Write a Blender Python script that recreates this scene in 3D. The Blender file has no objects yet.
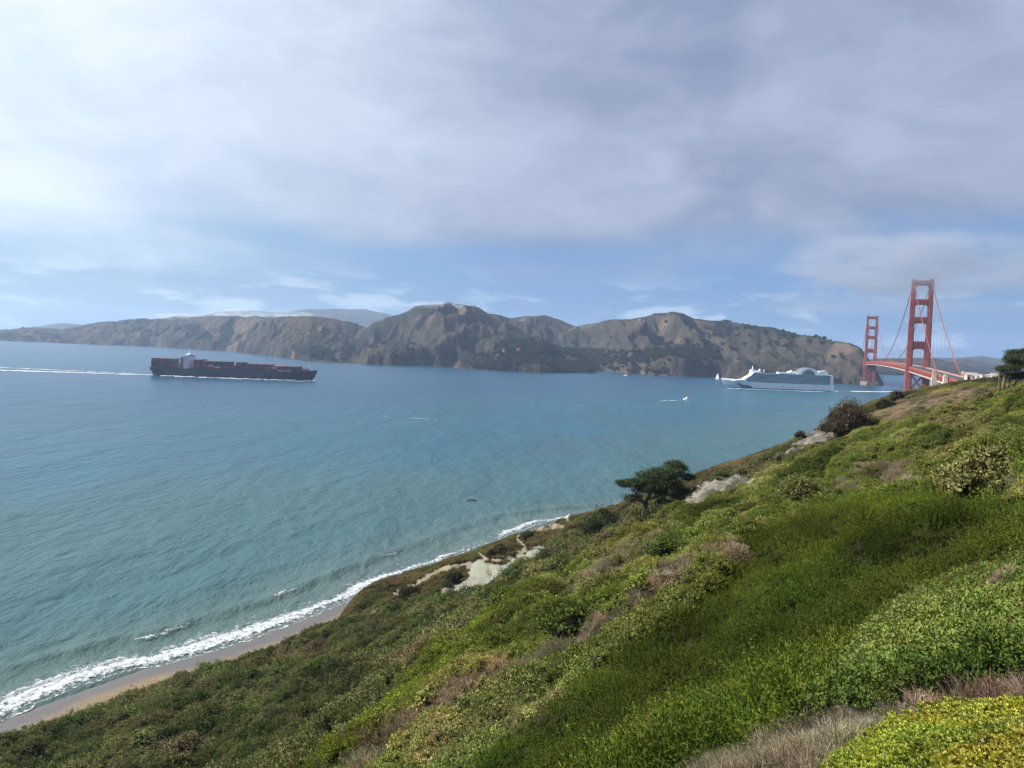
import bpy, math, random
import numpy as np
from mathutils import Vector, Matrix
R = math.radians
random.seed(5)
rng = np.random.default_rng(5)
scn = bpy.context.scene
COL = scn.collection

# ------------------------------------------------------------------ camera
EYE = np.array([0.0, 0.0, 86.8])
PITCH, ROLL, FPX = R(2.82), R(2.05), 769.0
_f = np.array([0, math.cos(PITCH), -math.sin(PITCH)]); _r0 = np.array([1.0, 0, 0]); _u0 = np.array([0, math.sin(PITCH), math.cos(PITCH)])
RIGHT = math.cos(ROLL) * _r0 + math.sin(ROLL) * _u0
UP = -math.sin(ROLL) * _r0 + math.cos(ROLL) * _u0
FWD = _f
cam_d = bpy.data.cameras.new('camera'); cam = bpy.data.objects.new('camera', cam_d); COL.objects.link(cam)
cam_d.sensor_width = 36; cam_d.lens = 36 * FPX / 1024; cam_d.clip_start = 0.05; cam_d.clip_end = 90000
M = Matrix.Identity(4)
for i in range(3):
    M[i][0] = RIGHT[i]; M[i][1] = UP[i]; M[i][2] = -FWD[i]; M[i][3] = EYE[i]
cam.matrix_world = M
scn.camera = cam

# ------------------------------------------------------------------ sky, sun, exposure
SUN_EL, SUN_AZ = R(37), R(-84)          # azimuth from +y (view direction) towards +x
sun_dir = Vector((math.sin(SUN_AZ) * math.cos(SUN_EL), math.cos(SUN_AZ) * math.cos(SUN_EL), math.sin(SUN_EL)))
sd = bpy.data.lights.new('sun', 'SUN'); sd.energy = 5.0; sd.angle = R(1.2); sd.color = (1.0, 0.95, 0.87)
so = bpy.data.objects.new('sun', sd); COL.objects.link(so); so.rotation_euler = (-sun_dir).to_track_quat('-Z', 'Y').to_euler()
so.location = (-300, 100, 400)
world = bpy.data.worlds.new('World'); scn.world = world; world.use_nodes = True


class NT:
    """small helper for node trees"""
    def __init__(s, tree): s.t = tree; s.n = tree.nodes; s.l = tree.links
    def new(s, typ, **kw):
        n = s.n.new(typ)
        for k, v in kw.items():
            setattr(n, k, v)
        return n
    def set(s, sock, v):
        if isinstance(v, bpy.types.NodeSocket): s.l.new(v, sock)
        else: sock.default_value = v
    def math(s, op, a, b=0.0, c=0.0, clamp=False):
        n = s.new('ShaderNodeMath', operation=op); n.use_clamp = clamp
        s.set(n.inputs[0], a); s.set(n.inputs[1], b); s.set(n.inputs[2], c); return n.outputs[0]
    def vmath(s, op, a, b=(0, 0, 0)):
        n = s.new('ShaderNodeVectorMath', operation=op); s.set(n.inputs[0], a); s.set(n.inputs[1], b)
        return n.outputs['Value'] if op in ('DOT_PRODUCT', 'LENGTH') else n.outputs[0]
    def ss(s, v, a, b, lo=0.0, hi=1.0):
        n = s.new('ShaderNodeMapRange', interpolation_type='SMOOTHSTEP'); s.set(n.inputs[0], v)
        for i, q in enumerate((a, b, lo, hi)): s.set(n.inputs[1 + i], q)
        return n.outputs[0]
    def mix(s, f, a, b, mode='MIX'):
        n = s.new('ShaderNodeMix', data_type='RGBA', blend_type=mode)
        s.set(n.inputs[0], f); s.set(n.inputs[6], a if isinstance(a, bpy.types.NodeSocket) else (*a, 1)[:4])
        s.set(n.inputs[7], b if isinstance(b, bpy.types.NodeSocket) else (*b, 1)[:4]); return n.outputs[2]
    def noise(s, vec, scale, detail=4.0, rough=0.55, dist=0.0):
        n = s.new('ShaderNodeTexNoise'); s.set(n.inputs['Vector'], vec); n.inputs['Scale'].default_value = scale
        n.inputs['Detail'].default_value = detail; n.inputs['Roughness'].default_value = rough; n.inputs['Distortion'].default_value = dist
        return n.outputs['Fac']
    def scale(s, vec, sc):
        n = s.new('ShaderNodeMapping'); s.set(n.inputs['Vector'], vec); n.inputs['Scale'].default_value = sc; return n.outputs[0]


w = NT(world.node_tree); w.n.clear()
w_out = w.new('ShaderNodeOutputWorld'); w_bg = w.new('ShaderNodeBackground'); w.l.new(w_bg.outputs[0], w_out.inputs[0])
w_bg.inputs[1].default_value = 0.07
nish = w.new('ShaderNodeTexSky', sky_type='NISHITA'); nish.sun_disc = False
nish.sun_elevation = SUN_EL; nish.sun_rotation = SUN_AZ
nish.air_density = 1.0; nish.dust_density = 1.2; nish.ozone_density = 1.5
tc = w.new('ShaderNodeTexCoord'); D = tc.outputs['Generated']
sep = w.new('ShaderNodeSeparateXYZ'); w.l.new(D, sep.inputs[0])
dz = sep.outputs[2]
# the high fog deck: a plane of stratus seen in perspective, softened by height
hz = w.math('MAXIMUM', w.math('ADD', dz, 0.06), 0.03)
pl = w.new('ShaderNodeCombineXYZ'); w.set(pl.inputs[0], w.math('DIVIDE', sep.outputs[0], hz)); w.set(pl.inputs[1], w.math('DIVIDE', sep.outputs[1], hz))
deck_n = w.noise(pl.outputs[0], 0.42, 4, 0.42, 0.5)
soft_n = w.noise(w.scale(D, (1, 1, 2.2)), 3.2, 3, 0.45, 0.8)
sunward = w.vmath('DOT_PRODUCT', D, (-0.80, 0.48, 0.36))
edge = w.math('ADD', dz, w.math('MULTIPLY', w.math('SUBTRACT', deck_n, 0.5), 0.16))
edge = w.math('ADD', edge, w.math('MULTIPLY', w.math('SUBTRACT', soft_n, 0.5), 0.14))
deck = w.ss(edge, 0.07, 0.165)
bright = w.ss(sunward, 0.46, 0.99)
cl = w.mix(bright, (2.45, 2.90, 4.25), (7.2, 8.1, 9.3))
cl = w.mix(w.ss(soft_n, 0.35, 0.7), w.mix(0.14, cl, (0.0, 0.0, 0.0)), w.mix(0.12, cl, (8, 8, 8.6)))
fine_n = w.noise(w.scale(D, (1, 1, 2.0)), 8.5, 7, 0.6, 0.5)
cl = w.mix(w.ss(fine_n, 0.30, 0.72), w.mix(0.07, cl, (0.0, 0.0, 0.0)), w.mix(0.07, cl, (8, 8, 8.6)))
# small low cumulus along the horizon
low_n = w.noise(w.scale(D, (1, 1, 3.6)), 8.0, 8, 0.62, 0.3)
lowband = w.math('MULTIPLY', w.ss(dz, -0.01, 0.012), w.ss(dz, 0.115, 0.03))
low = w.math('MULTIPLY', w.ss(low_n, 0.50, 0.63), lowband)
lowc = w.mix(bright, (4.4, 5.4, 6.6), (5.8, 6.7, 7.6))
blue = w.mix(0.80, nish.outputs[0], w.mix(bright, (0.92, 2.15, 4.5), (2.6, 4.0, 5.6)))
sky = w.mix(w.math('MULTIPLY', low, 0.85), blue, lowc)
sky = w.mix(w.math('MULTIPLY', deck, w.ss(w.math('ADD', soft_n, w.math('MULTIPLY', fine_n, 0.4)), 0.30, 0.80, 0.74, 0.97)), sky, cl)
w.l.new(sky, w_bg.inputs[0])

scn.view_settings.view_transform = 'Standard'; scn.view_settings.look = 'None'; scn.view_settings.gamma = 1
scn.view_settings.use_curve_mapping = False; scn.view_settings.exposure = 1.0
scn.render.engine = 'CYCLES'
cy = scn.cycles; cy.max_bounces = 5; cy.diffuse_bounces = 2; cy.glossy_bounces = 2; cy.transmission_bounces = 2; cy.volume_bounces = 0
cy.transparent_max_bounces = 12; cy.use_denoising = True; cy.caustics_reflective = False; cy.caustics_refractive = False


# ------------------------------------------------------------------ helpers
def ray(u, v): return FWD + (u - 512) / FPX * RIGHT - (v - 384) / FPX * UP
def at_d(u, v, d): q = ray(u, v); return EYE + q * (d / q[1])
def at_z(u, v, z): q = ray(u, v); return EYE + q * ((z - EYE[2]) / q[2])
def project(P):
    q = np.asarray(P, float) - EYE; d = q @ FWD
    d = np.where(np.abs(d) < 1e-6, 1e-6, d)
    return 512 + FPX * (q @ RIGHT) / d, 384 - FPX * (q @ UP) / d, d

def _hash(ix, iy, seed):
    h = (ix.astype(np.int64) * 374761393 + iy.astype(np.int64) * 668265263 + seed * 974634777) & 0xFFFFFFFF
    h = ((h ^ (h >> 13)) * 1274126177) & 0xFFFFFFFF
    return ((h ^ (h >> 16)) & 0xFFFF) / 65535.0
def vnoise(x, y, seed=0):
    x = np.asarray(x, float); y = np.asarray(y, float)
    ix = np.floor(x); iy = np.floor(y); fx = x - ix; fy = y - iy
    fx = fx ** 3 * (fx * (fx * 6 - 15) + 10); fy = fy ** 3 * (fy * (fy * 6 - 15) + 10)
    a = _hash(ix, iy, seed); b = _hash(ix + 1, iy, seed); c = _hash(ix, iy + 1, seed); d = _hash(ix + 1, iy + 1, seed)
    return (a * (1 - fx) + b * fx) * (1 - fy) + (c * (1 - fx) + d * fx) * fy
def fbm(x, y, octv=4, seed=0, gain=0.5):
    s = 0; a = 1; t = 0
    for o in range(octv):
        s = s + a * vnoise(x * 2 ** o + 17.3 * o, y * 2 ** o - 9.1 * o, seed + o); t += a; a *= gain
    return s / t
def ridged(x, y, octv=4, seed=0, gain=0.5):
    s = 0; a = 1; t = 0
    for o in range(octv):
        s = s + a * (1 - np.abs(2 * vnoise(x * 2 ** o + 5.7 * o, y * 2 ** o + 3.3 * o, seed + o) - 1)); t += a; a *= gain
    return s / t
def sstep(x, a, b):
    t = np.clip((np.asarray(x, float) - a) / (b - a), 0, 1); return t * t * (3 - 2 * t)
def mounds(x, y, cell, seed, warp=0.35):
    """rounded bushes, each on its own jittered cell: 1 on top, 0 in the gaps"""
    x = np.asarray(x, float) / cell; y = np.asarray(y, float) / cell
    wx = (fbm(x * 1.7, y * 1.7, 2, seed + 3) - 0.5) * warp; wy = (fbm(x * 1.7, y * 1.7, 2, seed + 4) - 0.5) * warp
    x = x + wx; y = y + wy; ix = np.floor(x); iy = np.floor(y); best = np.zeros(x.shape); idn = np.zeros(x.shape)
    for a in (-1, 0, 1):
        for b in (-1, 0, 1):
            cx = ix + a; cy_ = iy + b
            px = cx + 0.15 + 0.7 * _hash(cx, cy_, seed); py = cy_ + 0.15 + 0.7 * _hash(cx, cy_, seed + 1); rad = 0.55 + 0.38 * _hash(cx, cy_, seed + 2)
            q = ((x - px) ** 2 + (y - py) ** 2) / rad ** 2
            hh = np.sqrt(np.maximum(0, 1 - q)) * (0.3 + 0.7 * _hash(cx, cy_, seed + 5)); idn = np.where(hh > best, _hash(cx, cy_, seed + 7), idn); best = np.maximum(best, hh)
    return best, idn
def in_poly(u, v, poly):
    u = np.asarray(u); r = np.zeros(u.shape, bool); n = len(poly)
    for i in range(n):
        (x1, y1), (x2, y2) = poly[i], poly[(i + 1) % n]
        c = ((y1 > v) != (y2 > v))
        with np.errstate(divide='ignore', invalid='ignore'):
            r ^= c & (u < (x2 - x1) * (v - y1) / ((y2 - y1) or 1e-9) + x1)
    return r
def line_dist(u, v, pts):
    best = np.full(np.shape(u), 1e9)
    for (x1, y1), (x2, y2) in zip(pts[:-1], pts[1:]):
        dx, dy = x2 - x1, y2 - y1
        t = np.clip(((u - x1) * dx + (v - y1) * dy) / (dx * dx + dy * dy + 1e-9), 0, 1)
        best = np.minimum(best, np.hypot(u - x1 - t * dx, v - y1 - t * dy))
    return best

def tag(o, label=None, cat=None, group=None, kind=None):
    if label: o['label'] = label
    if cat: o['category'] = cat
    if group: o['group'] = group
    if kind: o['kind'] = kind
    return o
def link(name, me, mat=None, parent=None, loc=None):
    o = bpy.data.objects.new(name, me); COL.objects.link(o)
    if mat is not None and me is not None:
        for m in (mat if isinstance(mat, (list, tuple)) else [mat]): me.materials.append(m)
    if parent is not None: o.parent = parent
    if loc is not None: o.location = loc
    return o
def empty(name, loc=(0, 0, 0), rz=0.0):
    o = bpy.data.objects.new(name, None); COL.objects.link(o); o.location = loc; o.rotation_euler = (0, 0, rz); o.empty_display_size = 0.5
    return o
def np_mesh(name, V, F, smooth=True, attrs=None, mat_idx=None):
    """V n x 3, F m x k (k constant)"""
    V = np.ascontiguousarray(V, np.float32); F = np.ascontiguousarray(F, np.int32)
    me = bpy.data.meshes.new(name); k = F.shape[1]
    me.vertices.add(len(V)); me.vertices.foreach_set('co', V.ravel())
    me.loops.add(F.size); me.loops.foreach_set('vertex_index', F.ravel())
    me.polygons.add(len(F)); me.polygons.foreach_set('loop_start', np.arange(0, F.size, k, dtype=np.int32))
    me.polygons.foreach_set('loop_total', np.full(len(F), k, np.int32))
    if smooth: me.polygons.foreach_set('use_smooth', np.ones(len(F), bool))
    if mat_idx is not None: me.polygons.foreach_set('material_index', np.asarray(mat_idx, np.int32))
    me.update()
    for an, a in (attrs or {}).items():
        a = np.asarray(a, np.float32)
        if a.ndim == 1:
            at = me.attributes.new(an, 'FLOAT', 'POINT'); at.data.foreach_set('value', a)
        else:
            at = me.attributes.new(an, 'FLOAT_COLOR', 'POINT'); c = np.ones((len(a), 4), np.float32); c[:, :3] = a; at.data.foreach_set('color', c.ravel())
    return me
def grid_faces(n, m):
    i = np.arange(n - 1)[:, None] * m + np.arange(m - 1)[None, :]
    i = i.ravel(); return np.stack([i, i + 1, i + m + 1, i + m], 1)

class MB:
    """collects boxes, tubes and prisms into one mesh"""
    def __init__(s): s.v = []; s.f = []; s.mi = []
    def add(s, V, F, mi=0):
        b = len(s.v); s.v += [tuple(map(float, p)) for p in V]; s.f += [tuple(int(i) + b for i in f) for f in F]; s.mi += [mi] * len(F); return s
    def box(s, lo, hi, mi=0):
        (a, b, c), (d, e, f) = lo, hi
        return s.add([(a, b, c), (d, b, c), (d, e, c), (a, e, c), (a, b, f), (d, b, f), (d, e, f), (a, e, f)],
                     [(3, 2, 1, 0), (4, 5, 6, 7), (0, 1, 5, 4), (1, 2, 6, 5), (2, 3, 7, 6), (3, 0, 4, 7)], mi)
    def taper(s, c0, s0, z0, c1, s1, z1, mi=0):
        V = []
        for (c, q, z) in ((c0, s0, z0), (c1, s1, z1)):
            for sx, sy in ((-1, -1), (1, -1), (1, 1), (-1, 1)): V.append((c[0] + sx * q[0] / 2, c[1] + sy * q[1] / 2, z))
        return s.add(V, [(3, 2, 1, 0), (4, 5, 6, 7), (0, 1, 5, 4), (1, 2, 6, 5), (2, 3, 7, 6), (3, 0, 4, 7)], mi)
    def prism(s, poly, a, b, axis=1, mi=0):
        """poly: 2-D outline in the plane across axis, from a to b"""
        def mk(p, t): return {0: (t, p[0], p[1]), 1: (p[0], t, p[1]), 2: (p[0], p[1], t)}[axis]
        n = len(poly); V = [mk(p, a) for p in poly] + [mk(p, b) for p in poly]
        return s.add(V, [tuple(range(n)), tuple(range(2 * n - 1, n - 1, -1))] + [(i, i + n, (i + 1) % n + n, (i + 1) % n) for i in range(n)], mi)
    def tube(s, pts, rad, n=6, mi=0, cap=True):
        pts = [Vector(p) for p in pts]; rad = rad if isinstance(rad, (list, tuple)) else [rad] * len(pts)
        V = []; F = []
        for i, p in enumerate(pts):
            d = (pts[min(i + 1, len(pts) - 1)] - pts[max(i - 1, 0)]).normalized()
            a = d.orthogonal().normalized() if i == 0 else (a - d * a.dot(d)).normalized()
            b = d.cross(a)
            for k in range(n):
                t = 2 * math.pi * k / n; V.append(p + (a * math.cos(t) + b * math.sin(t)) * rad[i])
        for i in range(len(pts) - 1):
            for k in range(n): F.append((i * n + k, i * n + (k + 1) % n, (i + 1) * n + (k + 1) % n, (i + 1) * n + k))
        if cap: F += [tuple(range(n - 1, -1, -1)), tuple((len(pts) - 1) * n + k for k in range(n))]
        return s.add(V, F, mi)
    def ball(s, c, r, n=10, m=7, mi=0):
        r = r if isinstance(r, (tuple, list)) else (r, r, r); V = [(c[0], c[1], c[2] - r[2])]; F = []
        for i in range(1, m):
            p = math.pi * i / m - math.pi / 2
            for k in range(n):
                t = 2 * math.pi * k / n; V.append((c[0] + r[0] * math.cos(p) * math.cos(t), c[1] + r[1] * math.cos(p) * math.sin(t), c[2] + r[2] * math.sin(p)))
        V.append((c[0], c[1], c[2] + r[2]))
        for k in range(n):
            F.append((0, 1 + (k + 1) % n, 1 + k))
            for i in range(m - 2):
                a = 1 + i * n; F.append((a + k, a + (k + 1) % n, a + n + (k + 1) % n, a + n + k))
            a = 1 + (m - 2) * n; F.append((a + k, a + (k + 1) % n, len(V) - 1))
        return s.add(V, F, mi)
    def mesh(s, name, smooth=False):
        me = bpy.data.meshes.new(name); me.from_pydata(s.v, [], s.f)
        if any(s.mi): me.polygons.foreach_set('material_index', s.mi)
        if smooth: me.polygons.foreach_set('use_smooth', [True] * len(s.f))
        me.update(); return me
    def build(s, name, mat, parent=None, smooth=False, loc=None): return link(name, s.mesh(name, smooth), mat, parent, loc)


MATS = {}
def paint(name, col, rough=0.5, spec=0.5, var=0.12, scale=0.3, metal=0.0):
    """a plain paint or stone with weathering variation"""
    if name in MATS: return MATS[name]
    m = bpy.data.materials.new(name); m.use_nodes = True; t = NT(m.node_tree); b = t.n['Principled BSDF']
    o = t.new('ShaderNodeTexCoord').outputs['Object']
    n = t.noise(o, scale, 5, 0.6)
    dark = tuple(c * (1 - 2 * var) for c in col); lite = tuple(min(1, c * (1 + var)) for c in col)
    t.l.new(t.mix(t.ss(n, 0.3, 0.7), dark, lite), b.inputs['Base Color'])
    b.inputs['Roughness'].default_value = rough; b.inputs['Specular IOR Level'].default_value = spec; b.inputs['Metallic'].default_value = metal
    MATS[name] = m; return m

# ------------------------------------------------------------------ the hillside terrain
def tps_fit(P, Z, lam=0.02):
    P = P / 100.0; n = len(P); r = np.linalg.norm(P[:, None] - P[None], axis=2)
    K = np.where(r > 0, r * r * np.log(r + 1e-12), 0) + lam * np.eye(n)
    A = np.zeros((n + 3, n + 3)); A[:n, :n] = K; A[:n, n] = 1; A[:n, n + 1:] = P; A[n:, :n] = A[:n, n:].T
    return np.linalg.solve(A, np.r_[Z, 0, 0, 0]), P
def tps_eval(c, P, X, Y):
    X = np.asarray(X, float) / 100; Y = np.asarray(Y, float) / 100; out = c[-3] + c[-2] * X + c[-1] * Y
    for i in range(len(P)):
        r2 = (X - P[i, 0]) ** 2 + (Y - P[i, 1]) ** 2 + 1e-12
        out = out + c[i] * 0.5 * r2 * np.log(r2)
    return out

CTRL_D = [  # (u, v, distance): points of the slope seen in the photograph
    (1000, 768, 2.8), (930, 712, 3.6), (850, 715, 4.6), (700, 757, 7.5), (625, 766, 12), (550, 768, 17), (480, 768, 22), (640, 900, 8), (520, 900, 14), (400, 900, 19), (250, 900, 40), (780, 700, 8.5), (1000, 600, 13), (930, 615, 13.5), (890, 605, 22), (860, 650, 17), (790, 680, 13), (700, 690, 18),
    (800, 580, 25), (860, 548, 28), (720, 600, 33), (900, 512, 42), (1024, 490, 42), (400, 768, 27), (500, 705, 32), (314, 776, 31), (370, 723, 39), (416, 682, 48), (469, 643, 60),
    (600, 610, 48), (700, 565, 58), (760, 510, 90), (850, 462, 98), (950, 432, 100), (1024, 412, 108),
    (504, 612, 73), (546, 586, 90), (617, 546, 113), (655, 536, 120), (700, 509, 138), (760, 487, 150), (850, 440, 188), (905, 413, 215), (960, 402, 195), (1024, 400, 175),
    (200, 748, 112), (330, 708, 112), (300, 775, 84), (400, 645, 140), (450, 615, 160), (520, 580, 180), (590, 538, 200), (640, 520, 185), (100, 775, 112), (0, 775, 122),
    (525, 535, 238), (551, 530, 232), (569, 524, 232), (610, 511, 235), (650, 500, 238), (700, 474, 250), (760, 458, 262), (800, 440, 262), (850, 413, 262), (905, 398, 262)]
CTRL_Z = [  # (u, v, height)
    (0, 741, 6), (66, 726, 6), (133, 702, 6), (200, 678, 7), (262, 658, 7), (309, 637, 8), (339, 606, 9), (370, 588, 11), (416, 576, 14), (437, 573, 15), (469, 558, 16), (497, 544, 18)]
CTRL_W = [  # plain points out of sight
    (0, 0, 85.2), (-6, 2, 82), (-14, 4, 76), (3, -30, 88), (60, -30, 92), (-60, -30, 62), (-130, 0, 8), (-110, 60, 8), (-150, -60, 8), (70, 40, 84), (130, 60, 92), (200, 120, 95), (220, 220, 90), (300, 300, 80),
    (-35, 30, 60), (-60, 70, 32), (60, 330, 6), (110, 340, 14), (170, 340, 34), (240, 340, 52), (150, 420, 0), (250, 460, 10), (330, 460, 28), (40, 380, -6), (60, 460, -20), (220, 560, -15), (430, 420, 62), (-10, 330, -8)]
cp = [at_d(*q) for q in CTRL_D] + [at_z(*q) for q in CTRL_Z] + [np.array(q, float) for q in CTRL_W]
cp = np.array(cp)
TPS = tps_fit(cp[:, :2], cp[:, 2], 0.006)

SHORE_PX = [(0, 722), (60, 694), (130, 672), (200, 655), (260, 635), (330, 609), (400, 577), (440, 562), (480, 547), (540, 524)]
SHORE = [(-330, -60), (-200, 60)] + [tuple(at_z(u, v, 0.0)[:2]) for u, v in SHORE_PX] + [(38, 392), (90, 420), (150, 470), (240, 575), (330, 700), (460, 900), (600, 1080), (760, 1290), (900, 1420), (1300, 1500)]
SHORE = np.array(SHORE)
def shore_t(X, Y):
    """signed distance to the waterline, positive inland, and the length along it"""
    X = np.asarray(X, float); Y = np.asarray(Y, float)
    best = np.full(X.shape, 1e9); sg = np.zeros(X.shape); ln = np.zeros(X.shape); acc = 0
    for (x1, y1), (x2, y2) in zip(SHORE[:-1], SHORE[1:]):
        dx, dy = x2 - x1, y2 - y1; L = math.hypot(dx, dy)
        t = np.clip(((X - x1) * dx + (Y - y1) * dy) / (L * L), 0, 1)
        d = np.hypot(X - x1 - t * dx, Y - y1 - t * dy); cr = dy * (X - x1) - dx * (Y - y1)
        m = d < best; best = np.where(m, d, best); sg = np.where(m, np.sign(cr), sg); ln = np.where(m, acc + t * L, ln); acc += L
    return best * sg, ln
def ground_base(X, Y):
    z = tps_eval(*TPS, X, Y)
    t, ln = shore_t(X, Y)
    wdt = 23 - 18 * sstep(Y, 200, 250)
    wdt = wdt + 3.0 * (fbm(ln / 14, ln * 0, 3, 91) - 0.5) * 2
    beach = 0.055 * t
    cliff = beach + np.maximum(t - wdt, 0) * 1.35
    k = 2.0
    h = np.clip(0.5 + 0.5 * (z - cliff) / k, 0, 1)
    zz = z * (1 - h) + cliff * h - k * h * (1 - h)
    inland = sstep(t, wdt - 2, wdt + 14)
    return np.maximum(np.where(t < wdt - 3, np.minimum(beach, zz + 2), zz), -4.0), t, inland
def ground(X, Y):
    X = np.asarray(X, float); Y = np.asarray(Y, float)
    z, t, inl = ground_base(X, Y)
    r = np.hypot(X, Y)
    big = (fbm(X / 16, Y / 16, 3, 3) - 0.5) * 3.2 * sstep(r, 40, 130)
    mid = (fbm(X / 5.5, Y / 5.5, 3, 7) - 0.5) * 1.5 * sstep(r, 8, 40)
    small = (fbm(X / 1.4, Y / 1.4, 2, 11) - 0.5) * 0.3 * sstep(r, 2, 10)
    ridge_keep = 1 - 0.6 * sstep(r, 215, 260)
    m1 = mounds(X, Y, 6.5, 501)[0] * 3.4 * sstep(r, 75, 120) * (1 - 0.75 * sstep(r, 205, 240))
    m2 = mounds(X, Y, 3.3, 511)[0] * 2.5 * sstep(r, 14, 32)
    m3 = mounds(X, Y, 1.3, 521)[0] * 0.5 * sstep(r, 6, 11) * (1 - 0.6 * sstep(r, 60, 120))
    m4 = mounds(X, Y, 0.55, 531)[0] * 0.13 * (1 - sstep(r, 7, 10))
    return z + (m4 + big + mid + small + m1 + m2 + m3 - 0.6 * sstep(r, 20, 40) - 1.9 * sstep(r, 60, 110) * (1 - 0.5 * sstep(r, 200, 240))) * inl * ridge_keep, t, inl
def gz(x, y): return float(ground(np.array([x]), np.array([y]))[0][0])
def hit(u, v, d0=1.5, d1=330):
    """where the line of sight through a pixel meets the hillside"""
    d = np.geomspace(d0, d1, 3000); q = ray(u, v); P = EYE + q[None] * (d / q[1])[:, None]
    z, _, _ = ground(P[:, 0], P[:, 1]); below = np.nonzero(P[:, 2] < z)[0]
    i = below[0] if len(below) else len(d) - 1
    return np.array([P[i, 0], P[i, 1], z[i]]), i < len(d) - 1 and len(below) > 0

# painted ground: what grows or lies where
PALE_CLIFF = [[(664, 512), (680, 492), (700, 484), (722, 476), (745, 471), (760, 476), (738, 492), (712, 506), (690, 514)],
              [(780, 452), (798, 438), (812, 428), (832, 428), (826, 440), (806, 450)]]
PALE_FLAT = [[(430, 597), (448, 586), (468, 577), (468, 563), (482, 558), (500, 566), (520, 554), (536, 545), (556, 546), (540, 556), (548, 562), (520, 562), (504, 578), (490, 588), (470, 595), (450, 599)]]
TRAILS = [([(396, 594), (412, 587), (428, 576), (446, 568), (470, 563)], 2.6), ([(477, 552), (487, 559), (500, 561), (520, 555)], 1.6), ([(520, 553), (526, 547), (517, 540), (520, 533), (536, 529), (556, 527)], 1.8),
          ([(535, 527), (548, 524), (562, 527)], 3.0), ([(440, 590), (470, 583), (490, 572)], 2.0), ([(365, 618), (385, 606)], 1.6), ([(322, 643), (338, 630)], 1.6), ([(600, 548), (606, 541)], 3.0)]
DRY_TOP = [[(870, 415), (905, 398), (960, 391), (1000, 391), (960, 402), (915, 416), (885, 422)]]
def masks(X, Y, Z):
    u, v, d = project(np.stack([X, Y, Z], -1))
    jit = (fbm(X / 3, Y / 3, 3, 21) - 0.5)
    far = d > 120
    u2 = u + jit * 16; v2 = v + (fbm(X / 3, Y / 3, 4, 23) - 0.5) * 12
    cliff = np.zeros(u.shape, bool); flat = np.zeros(u.shape, bool); dry = np.zeros(u.shape, bool)
    for p in PALE_CLIFF: cliff |= in_poly(u2, v2, p)
    for p in PALE_FLAT: flat |= in_poly(u2, v2, p)
    for p in DRY_TOP: dry |= in_poly(u2, v2, p)
    trail = np.zeros(u.shape, bool)
    for p, wd in TRAILS: trail |= line_dist(u + jit * 2.5, v, p) < wd
    return u, v, d, cliff & far, flat & far, trail & far, dry & far

NA, NR = 620, 520
az = np.radians(np.linspace(-64, 60, NA)); rr = np.geomspace(1.2, 640, NR)
A_, R_ = np.meshgrid(az, rr, indexing='ij'); GX = np.sin(A_) * R_; GY = np.cos(A_) * R_
GZ, GT, GI = ground(GX, GY)
gu, gv, gd, m_cliff, m_flat, m_trail, m_dry = masks(GX, GY, GZ)
n1 = fbm(GX / 2.2, GY / 2.2, 4, 31)[..., None]; n2 = fbm(GX / 9, GY / 9, 4, 37)[..., None]
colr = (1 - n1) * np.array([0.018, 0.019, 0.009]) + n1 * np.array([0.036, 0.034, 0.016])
bank = (GI < 0.98) & (GT > 0)
sand = np.array([0.30, 0.235, 0.155]) * (0.85 + 0.3 * n1); wet = np.array([0.15, 0.135, 0.12])
wl = sstep(GT + 3 * (n2[..., 0] - 0.5), 9.5, 6.0)[..., None]
sandc = sand * (1 - wl) + wet * wl
cliffc = np.array([0.085, 0.065, 0.045]) * (0.6 + 0.8 * n1)
s_in = sstep(GI, 0.05, 0.25)[..., None]
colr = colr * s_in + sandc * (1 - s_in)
slopez = np.hypot(*np.gradient(GZ, axis=(0, 1)))
colr = np.where(((GT > 0) & (GI > 0.12) & (GZ < 9) & (GT < 40))[..., None], cliffc * 0.6 + colr * 0.4, colr)
pale = np.array([0.33, 0.33, 0.28]); buff = np.array([0.29, 0.24, 0.17])
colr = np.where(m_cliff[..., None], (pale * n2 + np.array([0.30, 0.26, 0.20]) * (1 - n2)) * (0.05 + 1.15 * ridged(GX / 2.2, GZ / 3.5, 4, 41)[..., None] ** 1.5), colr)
colr = np.where(m_flat[..., None], np.array([0.31, 0.32, 0.26]) * (0.75 + 0.4 * n1), colr)
colr = np.where(m_trail[..., None], buff * (0.8 + 0.4 * n1), colr)
colr = np.where(m_dry[..., None], np.array([0.20, 0.155, 0.075]) * (0.6 + 0.7 * n2), colr)
GZ2 = np.where(m_cliff, GZ + (ridged(GX / 3, GY / 6, 4, 43) - 0.6) * 2.2, GZ)
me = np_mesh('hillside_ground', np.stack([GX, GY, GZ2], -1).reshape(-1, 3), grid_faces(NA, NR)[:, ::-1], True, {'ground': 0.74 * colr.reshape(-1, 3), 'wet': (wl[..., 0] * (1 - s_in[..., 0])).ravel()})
gm = bpy.data.materials.new('earth_and_sand'); gm.use_nodes = True; t = NT(gm.node_tree); b = t.n['Principled BSDF']
oc = t.new('ShaderNodeTexCoord').outputs['Object']
ga = t.new('ShaderNodeAttribute', attribute_name='ground'); wa = t.new('ShaderNodeAttribute', attribute_name='wet')
gn = t.noise(oc, 1.6, 6, 0.65); gf = t.noise(oc, 9, 4, 0.6)
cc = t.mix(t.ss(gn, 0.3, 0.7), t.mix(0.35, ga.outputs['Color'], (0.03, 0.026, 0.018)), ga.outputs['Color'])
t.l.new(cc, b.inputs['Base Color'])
t.set(b.inputs['Specular IOR Level'], t.math('ADD', 0.04, t.math('MULTIPLY', wa.outputs['Fac'], 0.4)))
t.set(b.inputs['Roughness'], t.math('SUBTRACT', 0.9, t.math('MULTIPLY', wa.outputs['Fac'], 0.55)))
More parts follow.
